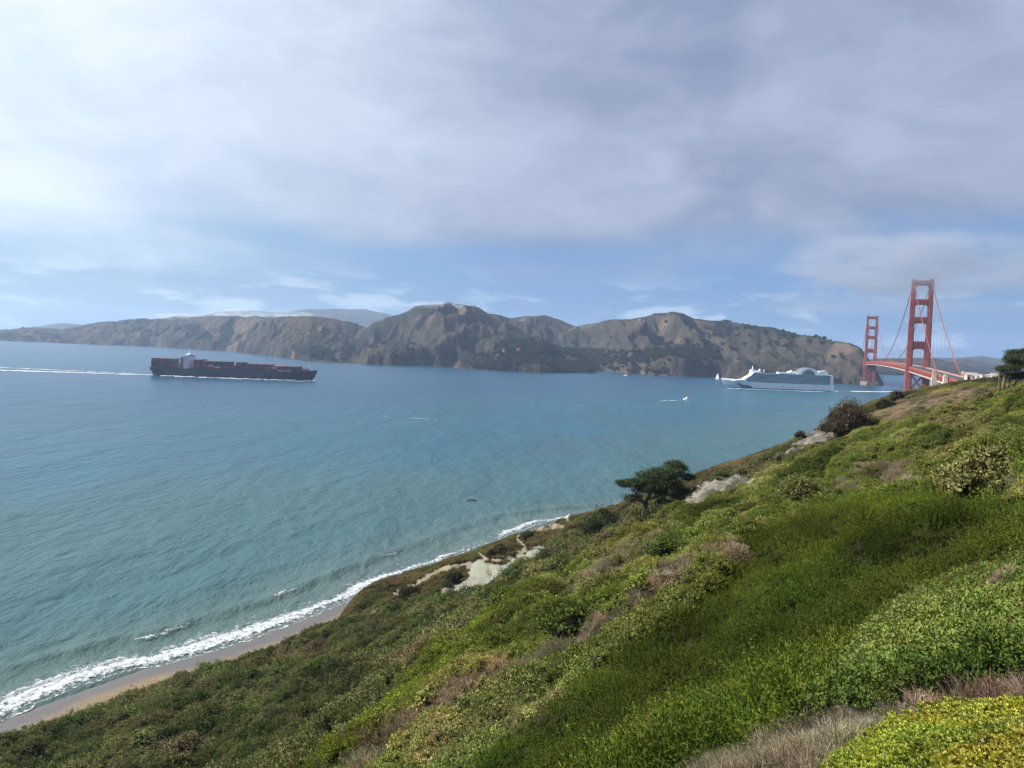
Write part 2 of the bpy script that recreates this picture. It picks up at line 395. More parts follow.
bp = t.new('ShaderNodeBump'); bp.inputs['Strength'].default_value = 0.5; bp.inputs['Distance'].default_value = 0.3
t.set(bp.inputs['Height'], t.math('ADD', gn, t.math('MULTIPLY', gf, 0.3))); t.l.new(bp.outputs[0], b.inputs['Normal'])
tag(link('hillside_ground', me, gm), kind='structure')

# ------------------------------------------------------------------ the sea
NA2, NR2 = 420, 700
az = np.radians(np.linspace(-75, 75, NA2)); rr = np.r_[np.geomspace(60, 900, 560), np.geomspace(908, 15500, NR2 - 560)]
A_, R_ = np.meshgrid(az, rr, indexing='ij'); WX = np.sin(A_) * R_; WY = np.cos(A_) * R_
WT, WL = shore_t(WX, WY)
off = -WT
fade = sstep(off, 4, 14) * sstep(off, 150, 60)
ph = off + 9 * (fbm(WL / 90, off / 60, 3, 51) - 0.5)
swell = np.exp(-((ph - 24) / 3.2) ** 2) * 0.75 - np.exp(-((ph - 19) / 3.5) ** 2) * 0.35 + np.exp(-((ph - 47) / 6) ** 2) * 0.5 + 0.22 * np.sin(ph / 26 * 2 * math.pi) * sstep(off, 40, 70)
chop = (fbm(WX / 3.2, WY / 6, 3, 55) - 0.5) * 0.55 * sstep(R_, 900, 300) * sstep(off, 2, 14)
WZ = np.where(off > 0, swell * fade + chop, 0.0); WZ = np.where(WT > 1, -0.5, WZ)
# water colour follows its depth and the sand stirred up near the beach
nb = fbm(WX / 220, WY / 420, 4, 61); nb2 = fbm(WX / 60, WY / 140, 4, 63)
o2 = off * (0.75 + 0.5 * nb2)
shal = np.array([0.085, 0.135, 0.125]); teal = np.array([0.045, 0.118, 0.124]); mid_ = np.array([0.018, 0.100, 0.145]); deep = np.array([0.008, 0.066, 0.130])
a1 = sstep(o2, 4, 60)[..., None]; a2 = sstep(o2 * (0.7 + 0.6 * nb), 110, 330)[..., None]; a3 = sstep(off * (0.8 + 0.4 * nb), 330, 900)[..., None]
wc = shal * (1 - a1) + teal * a1; wc = wc * (1 - a2) + mid_ * a2; wc = wc * (1 - a3) + deep * a3
wc = wc * (0.88 + 0.24 * nb2[..., None])
me = np_mesh('sea_water', np.stack([WX, WY, WZ], -1).reshape(-1, 3), grid_faces(NA2, NR2)[:, ::-1], True, {'depth_colour': 0.80 * wc.reshape(-1, 3)})
wm = bpy.data.materials.new('sea_water'); wm.use_nodes = True; t = NT(wm.node_tree); b = t.n['Principled BSDF']
oc = t.new('ShaderNodeTexCoord').outputs['Object']; wa = t.new('ShaderNodeAttribute', attribute_name='depth_colour')
rip1 = t.noise(t.scale(oc, (1, 0.55, 1)), 0.9, 4, 0.6, 0.3); rip2 = t.noise(t.scale(oc, (1, 0.45, 1)), 0.16, 5, 0.6, 0.4); rip3 = t.noise(t.scale(oc, (1, 0.4, 1)), 0.028, 4, 0.55, 0.3)
hgt = t.math('ADD', t.math('MULTIPLY', rip1, 0.5), t.math('ADD', t.math('MULTIPLY', rip2, 2.2), t.math('MULTIPLY', rip3, 7.0)))
bp = t.new('ShaderNodeBump'); bp.inputs['Strength'].default_value = 0.75; bp.inputs['Distance'].default_value = 1.0
t.set(bp.inputs['Height'], hgt); t.l.new(bp.outputs[0], b.inputs['Normal'])
t.l.new(wa.outputs['Color'], b.inputs['Base Color'])
b.inputs['Roughness'].default_value = 0.26; b.inputs['IOR'].default_value = 1.33; b.inputs['Specular IOR Level'].default_value = 0.22
tag(link('sea_water', me, wm), kind='structure')

# surf: a foam sheet along the beach, torn by noise
def foam_material(name, scale, lo, hi, stretch=(1, 1, 1)):
    m = bpy.data.materials.new(name); m.use_nodes = True; t = NT(m.node_tree); b = t.n['Principled BSDF']
    oc = t.scale(t.new('ShaderNodeTexCoord').outputs['Object'], stretch); cv = t.new('ShaderNodeAttribute', attribute_name='cover')
    n = t.noise(oc, scale, 7, 0.62, 0.5)
    vo = t.new('ShaderNodeTexVoronoi', feature='DISTANCE_TO_EDGE'); t.set(vo.inputs['Vector'], oc); vo.inputs['Scale'].default_value = scale * 1.3
    lace = t.ss(vo.outputs['Distance'], 0.14, 0.02)
    val = t.math('ADD', t.math('ADD', t.math('MULTIPLY', t.ss(n, 0.28, 0.72), 0.75), t.math('MULTIPLY', lace, 0.20)), cv.outputs['Fac'])
    t.set(b.inputs['Alpha'], t.ss(val, lo, hi))
    b.inputs['Base Color'].default_value = (0.44, 0.465, 0.475, 1); b.inputs['Roughness'].default_value = 0.9
    return m
ns, nt = 2600, 110
ss = np.linspace(110, 760, ns); tt = np.linspace(-36, 9, nt)
# walk the shoreline
seg = np.r_[0, np.cumsum(np.hypot(*np.diff(SHORE, axis=0).T))]
def along(s):
    x = np.interp(s, seg, SHORE[:, 0]); y = np.interp(s, seg, SHORE[:, 1])
    k = np.ones(31) / 31
    xs = np.convolve(np.pad(x, 15, mode='edge'), k, 'valid'); ys = np.convolve(np.pad(y, 15, mode='edge'), k, 'valid'); return xs, ys
bx, by = along(ss); dx = np.gradient(bx, ss); dy = np.gradient(by, ss); L = np.hypot(dx, dy); nx, ny = dy / L, -dx / L
FX = bx[:, None] + nx[:, None] * tt; FY = by[:, None] + ny[:, None] * tt
S_, T_ = np.meshgrid(ss, tt, indexing='ij')
edge = 5.0 * (fbm(S_ / 24, S_ * 0, 3, 71) - 0.45) + 1.6 * (fbm(S_ / 5, S_ * 0, 2, 73) - 0.5)      # how far the swash has run up
wid = 14.5 + 6.0 * sstep(S_, 330, 240) + 10 * (fbm(S_ / 34, S_ * 0, 2, 75) - 0.5) - 9.5 * sstep(S_, 380, 470)
x_ = edge - T_ + 2.4 * (fbm(S_ / 3.5, T_ / 3.0, 3, 76) - 0.5)
core = sstep(x_, 1.2, 4.5) * (1 - sstep(x_, wid * 0.55, wid * 1.0))
tail = sstep(x_, -0.1, 0.3) * (1 - sstep(x_, wid * 0.5, wid + 11))
cov = -0.95 + 0.36 * tail + 0.52 * core + 0.5 * np.exp(-((x_ - 0.2) / 0.3) ** 2)
lane = np.exp(-((T_ + 21 + 9 * (fbm(S_ / 50, S_ * 0, 2, 78) - 0.5)) / 1.6) ** 2) * sstep(fbm(S_ / 26, S_ * 0, 2, 77), 0.60, 0.78) * fbm(S_ / 2.5, T_ / 0.7, 3, 80)
cov = np.maximum(cov, -0.95 + 1.25 * lane)
brk = np.zeros(S_.shape)
zb = np.maximum(0.055 * T_, 0) + 0.07 + 0.45 * core * fbm(S_ / 2.2, T_ / 1.4, 3, 79) + 0.8 * brk
_, o_ = 0, -shore_t(FX, FY)[0]
zb = zb + np.where(o_ > 8, 0.55, 0.12 * np.clip(o_ / 8, 0, 1))
me = np_mesh('surf_foam', np.stack([FX, FY, zb], -1).reshape(-1, 3), grid_faces(ns, nt)[:, ::-1], True, {'cover': cov.ravel()})
tag(link('surf_foam', me, foam_material('foam', 0.8, -0.10, 0.42)), kind='stuff')

# ------------------------------------------------------------------ the headlands across the strait
def elev_h(u, v, d): return at_d(u, v, d)[2]
# each range: foot distance and crest distance by picture column, and its skyline
RANGES = [
    dict(foot=[(-200, 5300), (0, 5200), (150, 5000), (230, 4300), (310, 2950), (345, 2900)], back=[(-200, 900), (345, 1000)],
         sky=[(-200, 338), (-60, 334), (0, 330), (30, 327.5), (60, 329), (100, 322.5), (120, 320), (165, 317.5), (200, 317), (230, 316), (260, 317), (300, 316.5), (322, 317), (350, 323), (385, 334), (400, 352)], rough=1.0),
    dict(foot=[(280, 3000), (337, 2900), (480, 2820), (600, 2900)], back=[(280, 800), (420, 1000), (600, 1000)],
         sky=[(285, 366), (310, 352), (337, 344), (360, 331), (385, 317), (400, 312.5), (418, 306), (431, 303.5), (448, 302.5), (463, 303.5), (474, 306), (484, 312), (497, 319), (520, 329), (545, 340), (575, 358), (590, 372)], rough=1.0),
    dict(foot=[(455, 2700), (540, 2650), (600, 2750)], back=[(455, 350), (530, 420), (600, 300)],
         sky=[(450, 372), (461, 352), (478, 343), (496, 334), (507, 329), (518, 331), (531, 336), (554, 345), (575, 353), (590, 362), (600, 374)], rough=1.2),
    dict(foot=[(470, 3300), (640, 3300)], back=[(470, 1000), (640, 1000)],
         sky=[(460, 335), (478, 318), (488, 313.5), (500, 315), (510, 318), (525, 315.5), (543, 315.5), (560, 320.5), (575, 326.5), (600, 334), (630, 345), (650, 360)], rough=0.7),
    dict(foot=[(540, 3100), (600, 3050), (680, 2780), (900, 2700)], back=[(540, 900), (680, 1000), (900, 800)],
         sky=[(530, 352), (555, 336), (575, 327), (590, 323.5), (605, 321), (625, 319), (640, 317), (652, 313.5), (670, 312.5), (684, 313.5), (693, 318), (705, 320.5), (722, 322), (745, 325), (770, 332), (800, 345), (830, 362)], rough=0.9),
    dict(foot=[(690, 2820), (760, 2780), (800, 2600), (850, 2480), (900, 2450)], back=[(690, 420), (800, 450), (850, 380), (900, 160)],
         sky=[(680, 370), (695, 352), (715, 338), (735, 329), (752, 326), (766, 327), (785, 332), (800, 334.5), (818, 336.5), (835, 340), (850, 343), (861, 348), (870, 360), (880, 374), (888, 390)], rough=1.1),
]
RANGES_FAR = [
    dict(foot=[(-300, 9000), (480, 9000)], back=[(-300, 2500), (480, 2500)], sky=[(-300, 334), (-20, 331), (10, 331), (40, 326), (62, 323), (85, 324.5), (110, 330), (180, 322), (215, 312), (250, 310.5), (280, 312), (310, 309.5), (335, 309), (362, 309), (385, 313), (410, 320), (480, 335)], rough=0.4),
    dict(foot=[(850, 7600), (1200, 7600)], back=[(850, 1500), (1200, 1500)], sky=[(840, 366), (880, 360), (930, 358), (960, 357.5), (974, 356.5), (985, 356), (998, 358), (1030, 361), (1100, 364), (1200, 370)], rough=0.4),
]
RANGES_EAST = [
    dict(foot=[(840, 4300), (950, 4500), (1000, 4600)], back=[(840, 900), (1000, 900)], sky=[(840, 362), (870, 359), (893, 357.5), (905, 358.5), (920, 358), (933, 358), (948, 361), (965, 365), (985, 370), (1000, 376)], rough=0.8),
    dict(foot=[(935, 5600), (1180, 5600)], back=[(935, 800), (1180, 800)], sky=[(925, 374), (940, 366), (950, 361.5), (960, 359.5), (972, 360), (985, 362), (1000, 364.5), (1024, 367), (1060, 366), (1120, 372), (1180, 382)], rough=0.7),
]
def interp(tab, u): a = np.array(tab, float); return np.interp(u, a[:, 0], a[:, 1])
def build_range(name, ranges, u0, u1, du, d0, d1, nd, seed):
    us = np.arange(u0, u1, du); dd = np.geomspace(d0, d1, nd)
    rays = np.array([ray(u, 350.0) for u in us]); sx = rays[:, 0] / rays[:, 1]
    X = sx[:, None] * dd; Y = np.ones(len(us))[:, None] * dd
    warp = (fbm(X / 420, Y / 420, 4, seed + 5) - 0.5)
    uw = us[:, None] + warp * 14 * (3000 / dd)
    Z = np.full(X.shape, -5.0)
    def bil(sx_, sy_, sd_, wa): return 1 - np.abs(2 * vnoise(X / sx_ + warp * wa, Y / sy_ + warp * wa * 0.5, sd_) - 1)
    g1 = bil(330, 900, seed, 1.6); g2 = bil(130, 380, seed + 1, 2.2); g3 = bil(58, 150, seed + 2, 3.0); g4 = bil(27, 50, seed + 3, 3.0)
    gul = g1 * 0.45 + g2 * 0.35 + g3 * 0.2; gul2 = g1 * 0.54 + g2 * 0.26 + g3 * 0.14 + g4 * 0.06
    fine = fbm(X / 45, Y / 60, 5, seed + 20, 0.65)
    for k, r in enumerate(ranges):
        ft = interp(r['foot'], us)[:, None] + (fbm(X / 260, X * 0 + k, 3, seed + 31) - 0.5) * 230 ; bk = interp(r['back'], us)[:, None]; cr = ft + bk
        sky = (interp(r['sky'], us) + (fbm(us / 16, us * 0 + k, 4, seed + 61) - 0.5) * 4.2 * r['rough'])[:, None]
        ks = np.array([at_d(u, s, 1.0) for u, s in zip(us, sky[:, 0])])[:, 2] - EYE[2]
        out_ = ((us < r['sky'][0][0]) | (us > r['sky'][-1][0]))[:, None]
        hc = np.where(out_, -1.0, EYE[2] + ks[:, None] * cr)                 # crest height over the sea
        deff = dd[None] + ((fbm(X / 75, Y / 75, 4, seed + 41) - 0.5) * 170 + (fbm(X / 28, Y / 28, 3, seed + 43) - 0.5) * 25) * sstep(dd[None], ft - 200, ft) * sstep(dd[None], ft + bk * .75, ft + bk * .15)
        tt = (deff - ft) / bk
        t1 = np.clip(tt, 0, 1)
        prof = 0.17 * sstep(t1, 0, 0.06) + 0.83 * (1 - (1 - t1) ** 1.45)
        back = 1 - np.clip((tt - 1) / 1.6, 0, 1) ** 1.5
        h = np.where(tt < 0, -5, np.where(tt <= 1, prof, back) * np.maximum(hc, 0) - 0.0)
        cut = (np.where(tt < 1, 4 * t1 * (1 - t1), np.clip((tt - 1) * 2, 0, 1) * 0.5)) ** 0.7
        amp = r['rough'] * np.clip(hc, 0, 300) * cut
        amp = amp * (1 - 0.75 * sstep(t1, 0.68, 0.95))
        h = h - amp * 1.0 * (1 - gul2) + amp * 0.22
        h = h + r['rough'] * 9 * (fine - 0.5) * sstep(tt, 0, 0.1) * (1 - 0.6 * sstep(tt, 0.9, 1.0))
        h = np.minimum(h, np.where(tt < 1, EYE[2] + ks[:, None] * dd[None] - 14 * (1 - np.clip(tt, 0, 1)), hc))
        h = np.where(tt < 0, -5, np.where(hc < 0, -5, h))
        Z = np.maximum(Z, h)
    return us, dd, X, Y, Z, gul, gul2, fine, warp
def hill_mesh(name, args, mat, rocky=1.0):
    us, dd, X, Y, Z, gul, gul2, fine, warp = build_range(name, *args)
    gy_, gx_ = np.gradient(Z, axis=1) / np.gradient(Y, axis=1), np.gradient(Z, axis=0) / np.gradient(X, axis=0)
    sl = np.hypot(gx_, gy_)
    pn = fbm(X / 330, Y / 330, 4, 131)
    veg = sstep((1 - gul) * 1.2 + (pn - 0.5) * 1.3, 0.30, 0.66)[..., None]          # scrub in the gullies
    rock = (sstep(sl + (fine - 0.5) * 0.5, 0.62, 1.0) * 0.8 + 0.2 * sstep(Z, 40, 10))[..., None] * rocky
    rock = np.clip(rock, 0, 1)
    grass = (1 - pn[..., None]) * np.array([0.062, 0.053, 0.032]) + pn[..., None] * np.array([0.110, 0.080, 0.050])
    scrub = np.array([0.030, 0.034, 0.019])
    rk = (1 - fine[..., None]) * np.array([0.045, 0.036, 0.033]) + fine[..., None] * np.array([0.15, 0.112, 0.092])
    c = grass * (1 - veg) + scrub * veg; c = c * (1 - rock) + rk * rock
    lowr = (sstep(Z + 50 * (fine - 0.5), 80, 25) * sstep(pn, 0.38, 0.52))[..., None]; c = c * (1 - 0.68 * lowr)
    # bare landslip scars
    scar = sstep(fbm(X / 120, Y / 200, 3, 141) + 0.25 * (fine - 0.5), 0.62, 0.72)[..., None] * sstep(sl, 0.3, 0.5)[..., None]
    c = c * (1 - 0.75 * scar) + np.array([0.22, 0.15, 0.105]) * 0.75 * scar
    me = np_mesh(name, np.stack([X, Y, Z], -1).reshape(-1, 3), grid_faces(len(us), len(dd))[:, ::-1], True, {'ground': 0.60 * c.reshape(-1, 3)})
    tag(link(name, me, mat), kind='structure')
    return X, Y, Z, sl, gul, pn, us, dd
hmt = bpy.data.materials.new('headland_scrub_and_rock'); hmt.use_nodes = True; t = NT(hmt.node_tree); b = t.n['Principled BSDF']
oc = t.new('ShaderNodeTexCoord').outputs['Object']; ga = t.new('ShaderNodeAttribute', attribute_name='ground')
n_ = t.noise(oc, 0.022, 8, 0.75)
t.l.new(t.mix(t.ss(n_, 0.38, 0.62), t.mix(0.55, ga.outputs['Color'], (0.012, 0.016, 0.010)), ga.outputs['Color']), b.inputs['Base Color'])
b.inputs['Roughness'].default_value = 0.95; b.inputs['Specular IOR Level'].default_value = 0.1
bp = t.new('ShaderNodeBump'); bp.inputs['Strength'].default_value = 1.0; bp.inputs['Distance'].default_value = 13
t.set(bp.inputs['Height'], t.noise(oc, 0.026, 8, 0.68)); t.l.new(bp.outputs[0], b.inputs['Normal'])
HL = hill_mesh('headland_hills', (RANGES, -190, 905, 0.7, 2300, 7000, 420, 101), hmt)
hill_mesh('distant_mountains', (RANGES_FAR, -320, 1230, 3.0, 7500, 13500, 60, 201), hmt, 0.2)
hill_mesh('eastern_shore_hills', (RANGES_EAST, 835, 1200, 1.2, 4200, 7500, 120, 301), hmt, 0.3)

# woods on the headland: each crown a leafy clump
def headland_woods():
    X, Y, Z, sl, gul, pn, us, dd = HL
    u, v, d = project(np.stack([X, Y, Z], -1))
    dens = np.zeros(X.shape)
    for poly, w_ in [([(560, 374), (560, 350), (580, 346), (610, 352), (650, 350), (690, 345), (720, 350), (720, 374)], .55), ([(480, 372), (500, 338), (530, 340), (560, 352), (560, 374)], .5), ([(690, 340), (720, 320), (760, 328), (830, 338), (830, 345), (700, 352)], .12), ([(305, 364), (315, 346), (335, 352), (335, 366)], .5), ([(400, 368), (480, 352), (500, 372)], .22), ([(0, 334), (60, 331), (60, 342), (0, 344)], .35)]:
        dens = np.maximum(dens, in_poly(u, v, poly) * w_)
    dens = dens * (fbm(X / 90, Y / 90, 3, 151) + 0.5 * (1 - gul) > 0.62) + 0.004 * (Z > 60) * (pn > .55)
    k = (rng.uniform(0, 1, X.shape) < dens * 0.30) & (Z > 6)
    P = np.stack([X[k], Y[k], Z[k] + 1.5], 1) + rng.normal(size=(k.sum(), 3)) * np.array([3, 4, 0]); n = len(P)
    return P, n

# ------------------------------------------------------------------ vegetation
def leaf_mat(name, transl=0.25, gloss=0.25, tint_attr=True, obj_col=False, col=(0.06, 0.08, 0.03), rough=0.55):
    m = bpy.data.materials.new(name); m.use_nodes = True; t = NT(m.node_tree); b = t.n['Principled BSDF']
    lv = t.new('ShaderNodeAttribute', attribute_name='lv')
    if tint_attr:
        at = t.new('ShaderNodeAttribute', attribute_name='tint', attribute_type='INSTANCER'); c0 = at.outputs['Color']
    elif obj_col: c0 = t.new('ShaderNodeObjectInfo').outputs['Color']
    else:
        rgb = t.new('ShaderNodeRGB'); rgb.outputs[0].default_value = (*col, 1); c0 = rgb.outputs[0]
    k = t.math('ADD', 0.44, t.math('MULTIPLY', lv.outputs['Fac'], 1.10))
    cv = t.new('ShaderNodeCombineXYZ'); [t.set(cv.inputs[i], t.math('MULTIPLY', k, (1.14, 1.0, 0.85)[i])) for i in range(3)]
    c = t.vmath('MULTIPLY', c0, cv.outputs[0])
    t.l.new(c, b.inputs['Base Color']); b.inputs['Roughness'].default_value = rough; b.inputs['Specular IOR Level'].default_value = gloss
    if transl > 0:
        tr = t.new('ShaderNodeBsdfTranslucent'); t.l.new(t.vmath('MULTIPLY', c, (1.3, 1.5, 0.8)), tr.inputs[0])
        mx = t.new('ShaderNodeMixShader'); mx.inputs[0].default_value = transl
        t.l.new(b.outputs[0], mx.inputs[1]); t.l.new(tr.outputs[0], mx.inputs[2]); t.l.new(mx.outputs[0], t.n['Material Output'].inputs[0])
    return m

def unit(a): return a / (np.linalg.norm(a, axis=-1, keepdims=True) + 1e-9)
def leaves(P, axis, length, width, lv, g=None, fold=0.0, out=None):
    """diamond leaves: base at P, pointing along axis"""
    g = g or rng; n = len(P); axis = unit(axis)
    ref = g.normal(size=(n, 3)) * (0.45 if out is not None else 1.0)
    ref = ref + out * 1.0 if out is not None else ref
    side = unit(np.cross(axis, ref)); nor = np.cross(side, axis)
    L = np.broadcast_to(np.asarray(length, float), (n,))[:, None]; W = np.broadcast_to(np.asarray(width, float), (n,))[:, None]
    V = np.stack([P, P + axis * L * 0.5 + side * W * 0.5 + nor * L * fold, P + axis * L, P + axis * L * 0.5 - side * W * 0.5 + nor * L * fold], 1)
    F = np.arange(4 * n).reshape(n, 4)
    return V.reshape(-1, 3), F, np.repeat(lv, 4)
def join(parts):
    V = []; F = []; A = []; o = 0
    for v, f, a in parts: V.append(v); F.append(f + o); A.append(a); o += len(v)
    return np.concatenate(V), np.concatenate(F), np.concatenate(A)
def dome_dirs(n, g, low=-0.15):
    z = g.uniform(low, 1, n); a = g.uniform(0, 2 * math.pi, n); r = np.sqrt(np.maximum(0, 1 - z * z)); return np.stack([r * np.cos(a), r * np.sin(a), z], 1)

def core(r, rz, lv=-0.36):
    """added dark dome in a bush: blocks light, shade put into its colour"""
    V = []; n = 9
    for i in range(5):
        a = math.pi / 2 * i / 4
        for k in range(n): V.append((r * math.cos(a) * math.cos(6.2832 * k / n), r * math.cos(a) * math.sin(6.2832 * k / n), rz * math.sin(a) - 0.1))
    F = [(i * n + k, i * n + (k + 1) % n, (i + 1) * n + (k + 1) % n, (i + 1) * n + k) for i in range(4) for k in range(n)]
    return np.array(V), np.array(F), np.full(len(V), lv)  # negative lv colours the dome nearly black, as shade between the leaves
SRC = bpy.data.collections.new('plant_sources')
def source(name, V, F, lv, mat):
    me = np_mesh(name, V, F, False, {'lv': lv}); o = bpy.data.objects.new(name, me); me.materials.append(mat); return o
def clump_feather(g, nspr=34, nl=9, r=1.0, spr=0.8, lw=0.10, ll=0.27):
    d = dome_dirs(nspr, g); base = d * r * g.uniform(0.25, 0.75, (nspr, 1)) * np.array([1, 1, 0.75])
    ax = unit(d * 0.8 + np.array([0.42, 0.10, 0.42]) + g.normal(size=(nspr, 3)) * 0.22); ln = spr * g.uniform(0.6, 1.2, nspr)
    P = []; A = []; LV = []; s_lv = g.uniform(0, 1, nspr)
    for k in range(nl):
        f = k / (nl - 1); P.append(base + ax * (ln * f)[:, None]); A.append(unit(ax * 0.9 + g.normal(size=(nspr, 3)) * 0.55)); LV.append(np.clip(s_lv * 0.6 + g.uniform(0, 0.4, nspr), 0, 1))
    P = np.concatenate(P); A = np.concatenate(A); LV = np.concatenate(LV)
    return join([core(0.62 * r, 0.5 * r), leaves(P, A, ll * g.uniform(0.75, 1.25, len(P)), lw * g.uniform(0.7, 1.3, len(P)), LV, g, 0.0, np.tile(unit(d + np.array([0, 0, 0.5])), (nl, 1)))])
def clump_leafy(g, ncl=55, nl=8, r=1.0, ll=0.20, lw=0.12, flat=0.75, tuft=0.22):
    d = dome_dirs(ncl, g); c = d * r * g.uniform(0.45, 1.0, (ncl, 1)) ** 0.6 * np.array([1, 1, flat]) * (1 + 0.22 * np.sin(d[:, :1] * 5 + g.uniform(0, 6)) * np.cos(d[:, 1:2] * 4))
    n = ncl * nl; cc = np.repeat(c, nl, 0); dd = np.repeat(d, nl, 0); s = np.repeat(g.uniform(0, 1, ncl), nl)
    P = cc + g.normal(size=(n, 3)) * tuft * 0.5; A = unit(dd * 0.55 + g.normal(size=(n, 3)) * 0.75 + np.array([0, 0, 0.35]))
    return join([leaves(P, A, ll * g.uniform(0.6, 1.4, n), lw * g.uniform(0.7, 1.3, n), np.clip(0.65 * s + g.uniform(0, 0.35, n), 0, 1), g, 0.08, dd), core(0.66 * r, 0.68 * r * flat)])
def clump_dry(g, n=150, r=1.0, h=1.0, w=0.03, spread=0.55, n_sub=2):
    a = g.uniform(0, 2 * math.pi, n); q = r * np.sqrt(g.uniform(0, 1, n)) * 0.6; P = np.stack([q * np.cos(a), q * np.sin(a), np.zeros(n)], 1)
    A = unit(np.stack([np.cos(a) * spread, np.sin(a) * spread, np.ones(n)], 1) + g.normal(size=(n, 3)) * 0.45); A[:, 2] = np.abs(A[:, 2]) * 0.9 + 0.1
    L = h * g.uniform(0.4, 1.1, n); lv = g.uniform(0, 1, n); parts = [leaves(P, A, L, w, lv, g)]
    for _ in range(n_sub):
        Q = P + A * (L * g.uniform(0.4, 0.8, n))[:, None]; B = unit(A + g.normal(size=(n, 3)) * 0.7); parts.append(leaves(Q, B, L * g.uniform(0.25, 0.5, n), w * 0.7, lv, g))
    return join(parts)
def clump_rosette(g, ncl=26, nl=9, r=1.0):
    a = g.uniform(0, 2 * math.pi, ncl); q = r * np.sqrt(g.uniform(0, 1, ncl)); c = np.stack([q * np.cos(a), q * np.sin(a), 0.25 * r * (1 - (q / r) ** 2) + g.uniform(0, 0.12, ncl)], 1)
    P = []; A = []; LV = []
    for i in range(ncl):
        t = np.linspace(0, 2 * math.pi, nl, endpoint=False) + g.uniform(0, 6); up = g.uniform(0.35, 1.5, nl)
        P.append(np.tile(c[i], (nl, 1))); A.append(np.stack([np.cos(t), np.sin(t), up], 1)); LV.append(np.clip(g.uniform(0.15, 0.8) + g.uniform(-0.15, 0.2, nl), 0, 1))
    P = np.concatenate(P); A = np.concatenate(A); LV = np.concatenate(LV)
    return leaves(P, A, g.uniform(0.16, 0.30, len(P)), g.uniform(0.10, 0.17, len(P)), LV, g, 0.12)

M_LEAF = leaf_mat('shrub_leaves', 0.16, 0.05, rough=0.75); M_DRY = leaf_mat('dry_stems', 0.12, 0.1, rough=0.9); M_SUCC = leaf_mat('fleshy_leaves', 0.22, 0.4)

def cover(name, src, P, rot, scl, tint, idx, mat=None):
    """one ground-cover object: every plant of the mass set on its own point"""
    n = len(P)
    me = bpy.data.meshes.new(name); me.vertices.add(n); me.vertices.foreach_set('co', np.ascontiguousarray(P, np.float32).ravel())
    a = me.attributes.new('rot', 'FLOAT_VECTOR', 'POINT'); a.data.foreach_set('vector', np.ascontiguousarray(rot, np.float32).ravel())
    a = me.attributes.new('scl', 'FLOAT_VECTOR', 'POINT'); a.data.foreach_set('vector', np.ascontiguousarray(scl, np.float32).ravel())
    c = np.ones((n, 4), np.float32); c[:, :3] = tint
    a = me.attributes.new('tint', 'FLOAT_COLOR', 'POINT'); a.data.foreach_set('color', c.ravel())
    a = me.attributes.new('pick', 'INT', 'POINT'); a.data.foreach_set('value', np.asarray(idx, np.int32))
    me.update()
    coll = bpy.data.collections.new(name + '_sources')
    for s in src: coll.objects.link(s)
    o = link(name, me)
    g = bpy.data.node_groups.new(name + '_growth', 'GeometryNodeTree')
    g.interface.new_socket('Geometry', in_out='INPUT', socket_type='NodeSocketGeometry'); g.interface.new_socket('Geometry', in_out='OUTPUT', socket_type='NodeSocketGeometry')
    N = g.nodes; gi = N.new('NodeGroupInput'); go = N.new('NodeGroupOutput'); ip = N.new('GeometryNodeInstanceOnPoints'); ci = N.new('GeometryNodeCollectionInfo')
    ci.inputs['Collection'].default_value = coll; ci.inputs['Separate Children'].default_value = True; ci.inputs['Reset Children'].default_value = True
    def na(nm, ty):
        q = N.new('GeometryNodeInputNamedAttribute'); q.data_type = ty; q.inputs['Name'].default_value = nm; return q.outputs['Attribute']
    g.links.new(gi.outputs[0], ip.inputs['Points']); g.links.new(ci.outputs[0], ip.inputs['Instance']); ip.inputs['Pick Instance'].default_value = True
    g.links.new(na('pick', 'INT'), ip.inputs['Instance Index']); g.links.new(na('rot', 'FLOAT_VECTOR'), ip.inputs['Rotation']); g.links.new(na('scl', 'FLOAT_VECTOR'), ip.inputs['Scale'])
    g.links.new(ip.outputs[0], go.inputs[0])
    md = o.modifiers.new('growth', 'NODES'); md.node_group = g
    tag(o, kind='stuff'); return o

# which plants grow where, on the slope
Z_SUCC = [(800, 790), (822, 766), (850, 748), (880, 728), (930, 712), (985, 704), (1024, 700), (1120, 690), (1150, 900), (780, 900)]
Z_DRY = [(640, 820), (700, 768), (750, 752), (810, 728), (870, 714), (930, 706), (1024, 694), (1150, 682), (1150, 700), (1024, 706), (930, 716), (880, 734), (822, 772), (790, 900), (600, 900)]
Z_COY = [(845, 720), (850, 672), (872, 640), (890, 612), (930, 588), (980, 572), (1024, 562), (1150, 540), (1150, 700), (1024, 704), (900, 716)]
Z_DARK = [(455, 800), (530, 722), (600, 672), (650, 632), (700, 588), (745, 550), (800, 520), (870, 505), (940, 500), (1024, 505), (1150, 500), (1150, 548), (1024, 570), (930, 594), (880, 632), (850, 680), (845, 726), (750, 758), (690, 775), (640, 820), (600, 900), (400, 900)]
R1D = [(200, 20), (300, 30), (370, 40), (416, 50), (469, 62), (504, 76), (546, 94), (617, 118), (655, 126), (700, 146), (760, 162), (850, 200), (905, 228), (960, 240), (1024, 230), (1150, 230)]
DRY_STREAK = [([(345, 772), (400, 728), (450, 700), (505, 672)], 10), ([(470, 700), (545, 660), (620, 612), (690, 566)], 9), ([(575, 590), (625, 556), (662, 535)], 9), ([(700, 560), (735, 548)], 8), ([(860, 470), (905, 478)], 7)]
DEAD_SPOTS = [(735, 556, 15), (560, 650, 12), (1012, 592, 16), (850, 490, 10)]
def in_frame(u, v, d): return (d > 0.5) & (u > -70) & (u < 1110) & (v < 850)
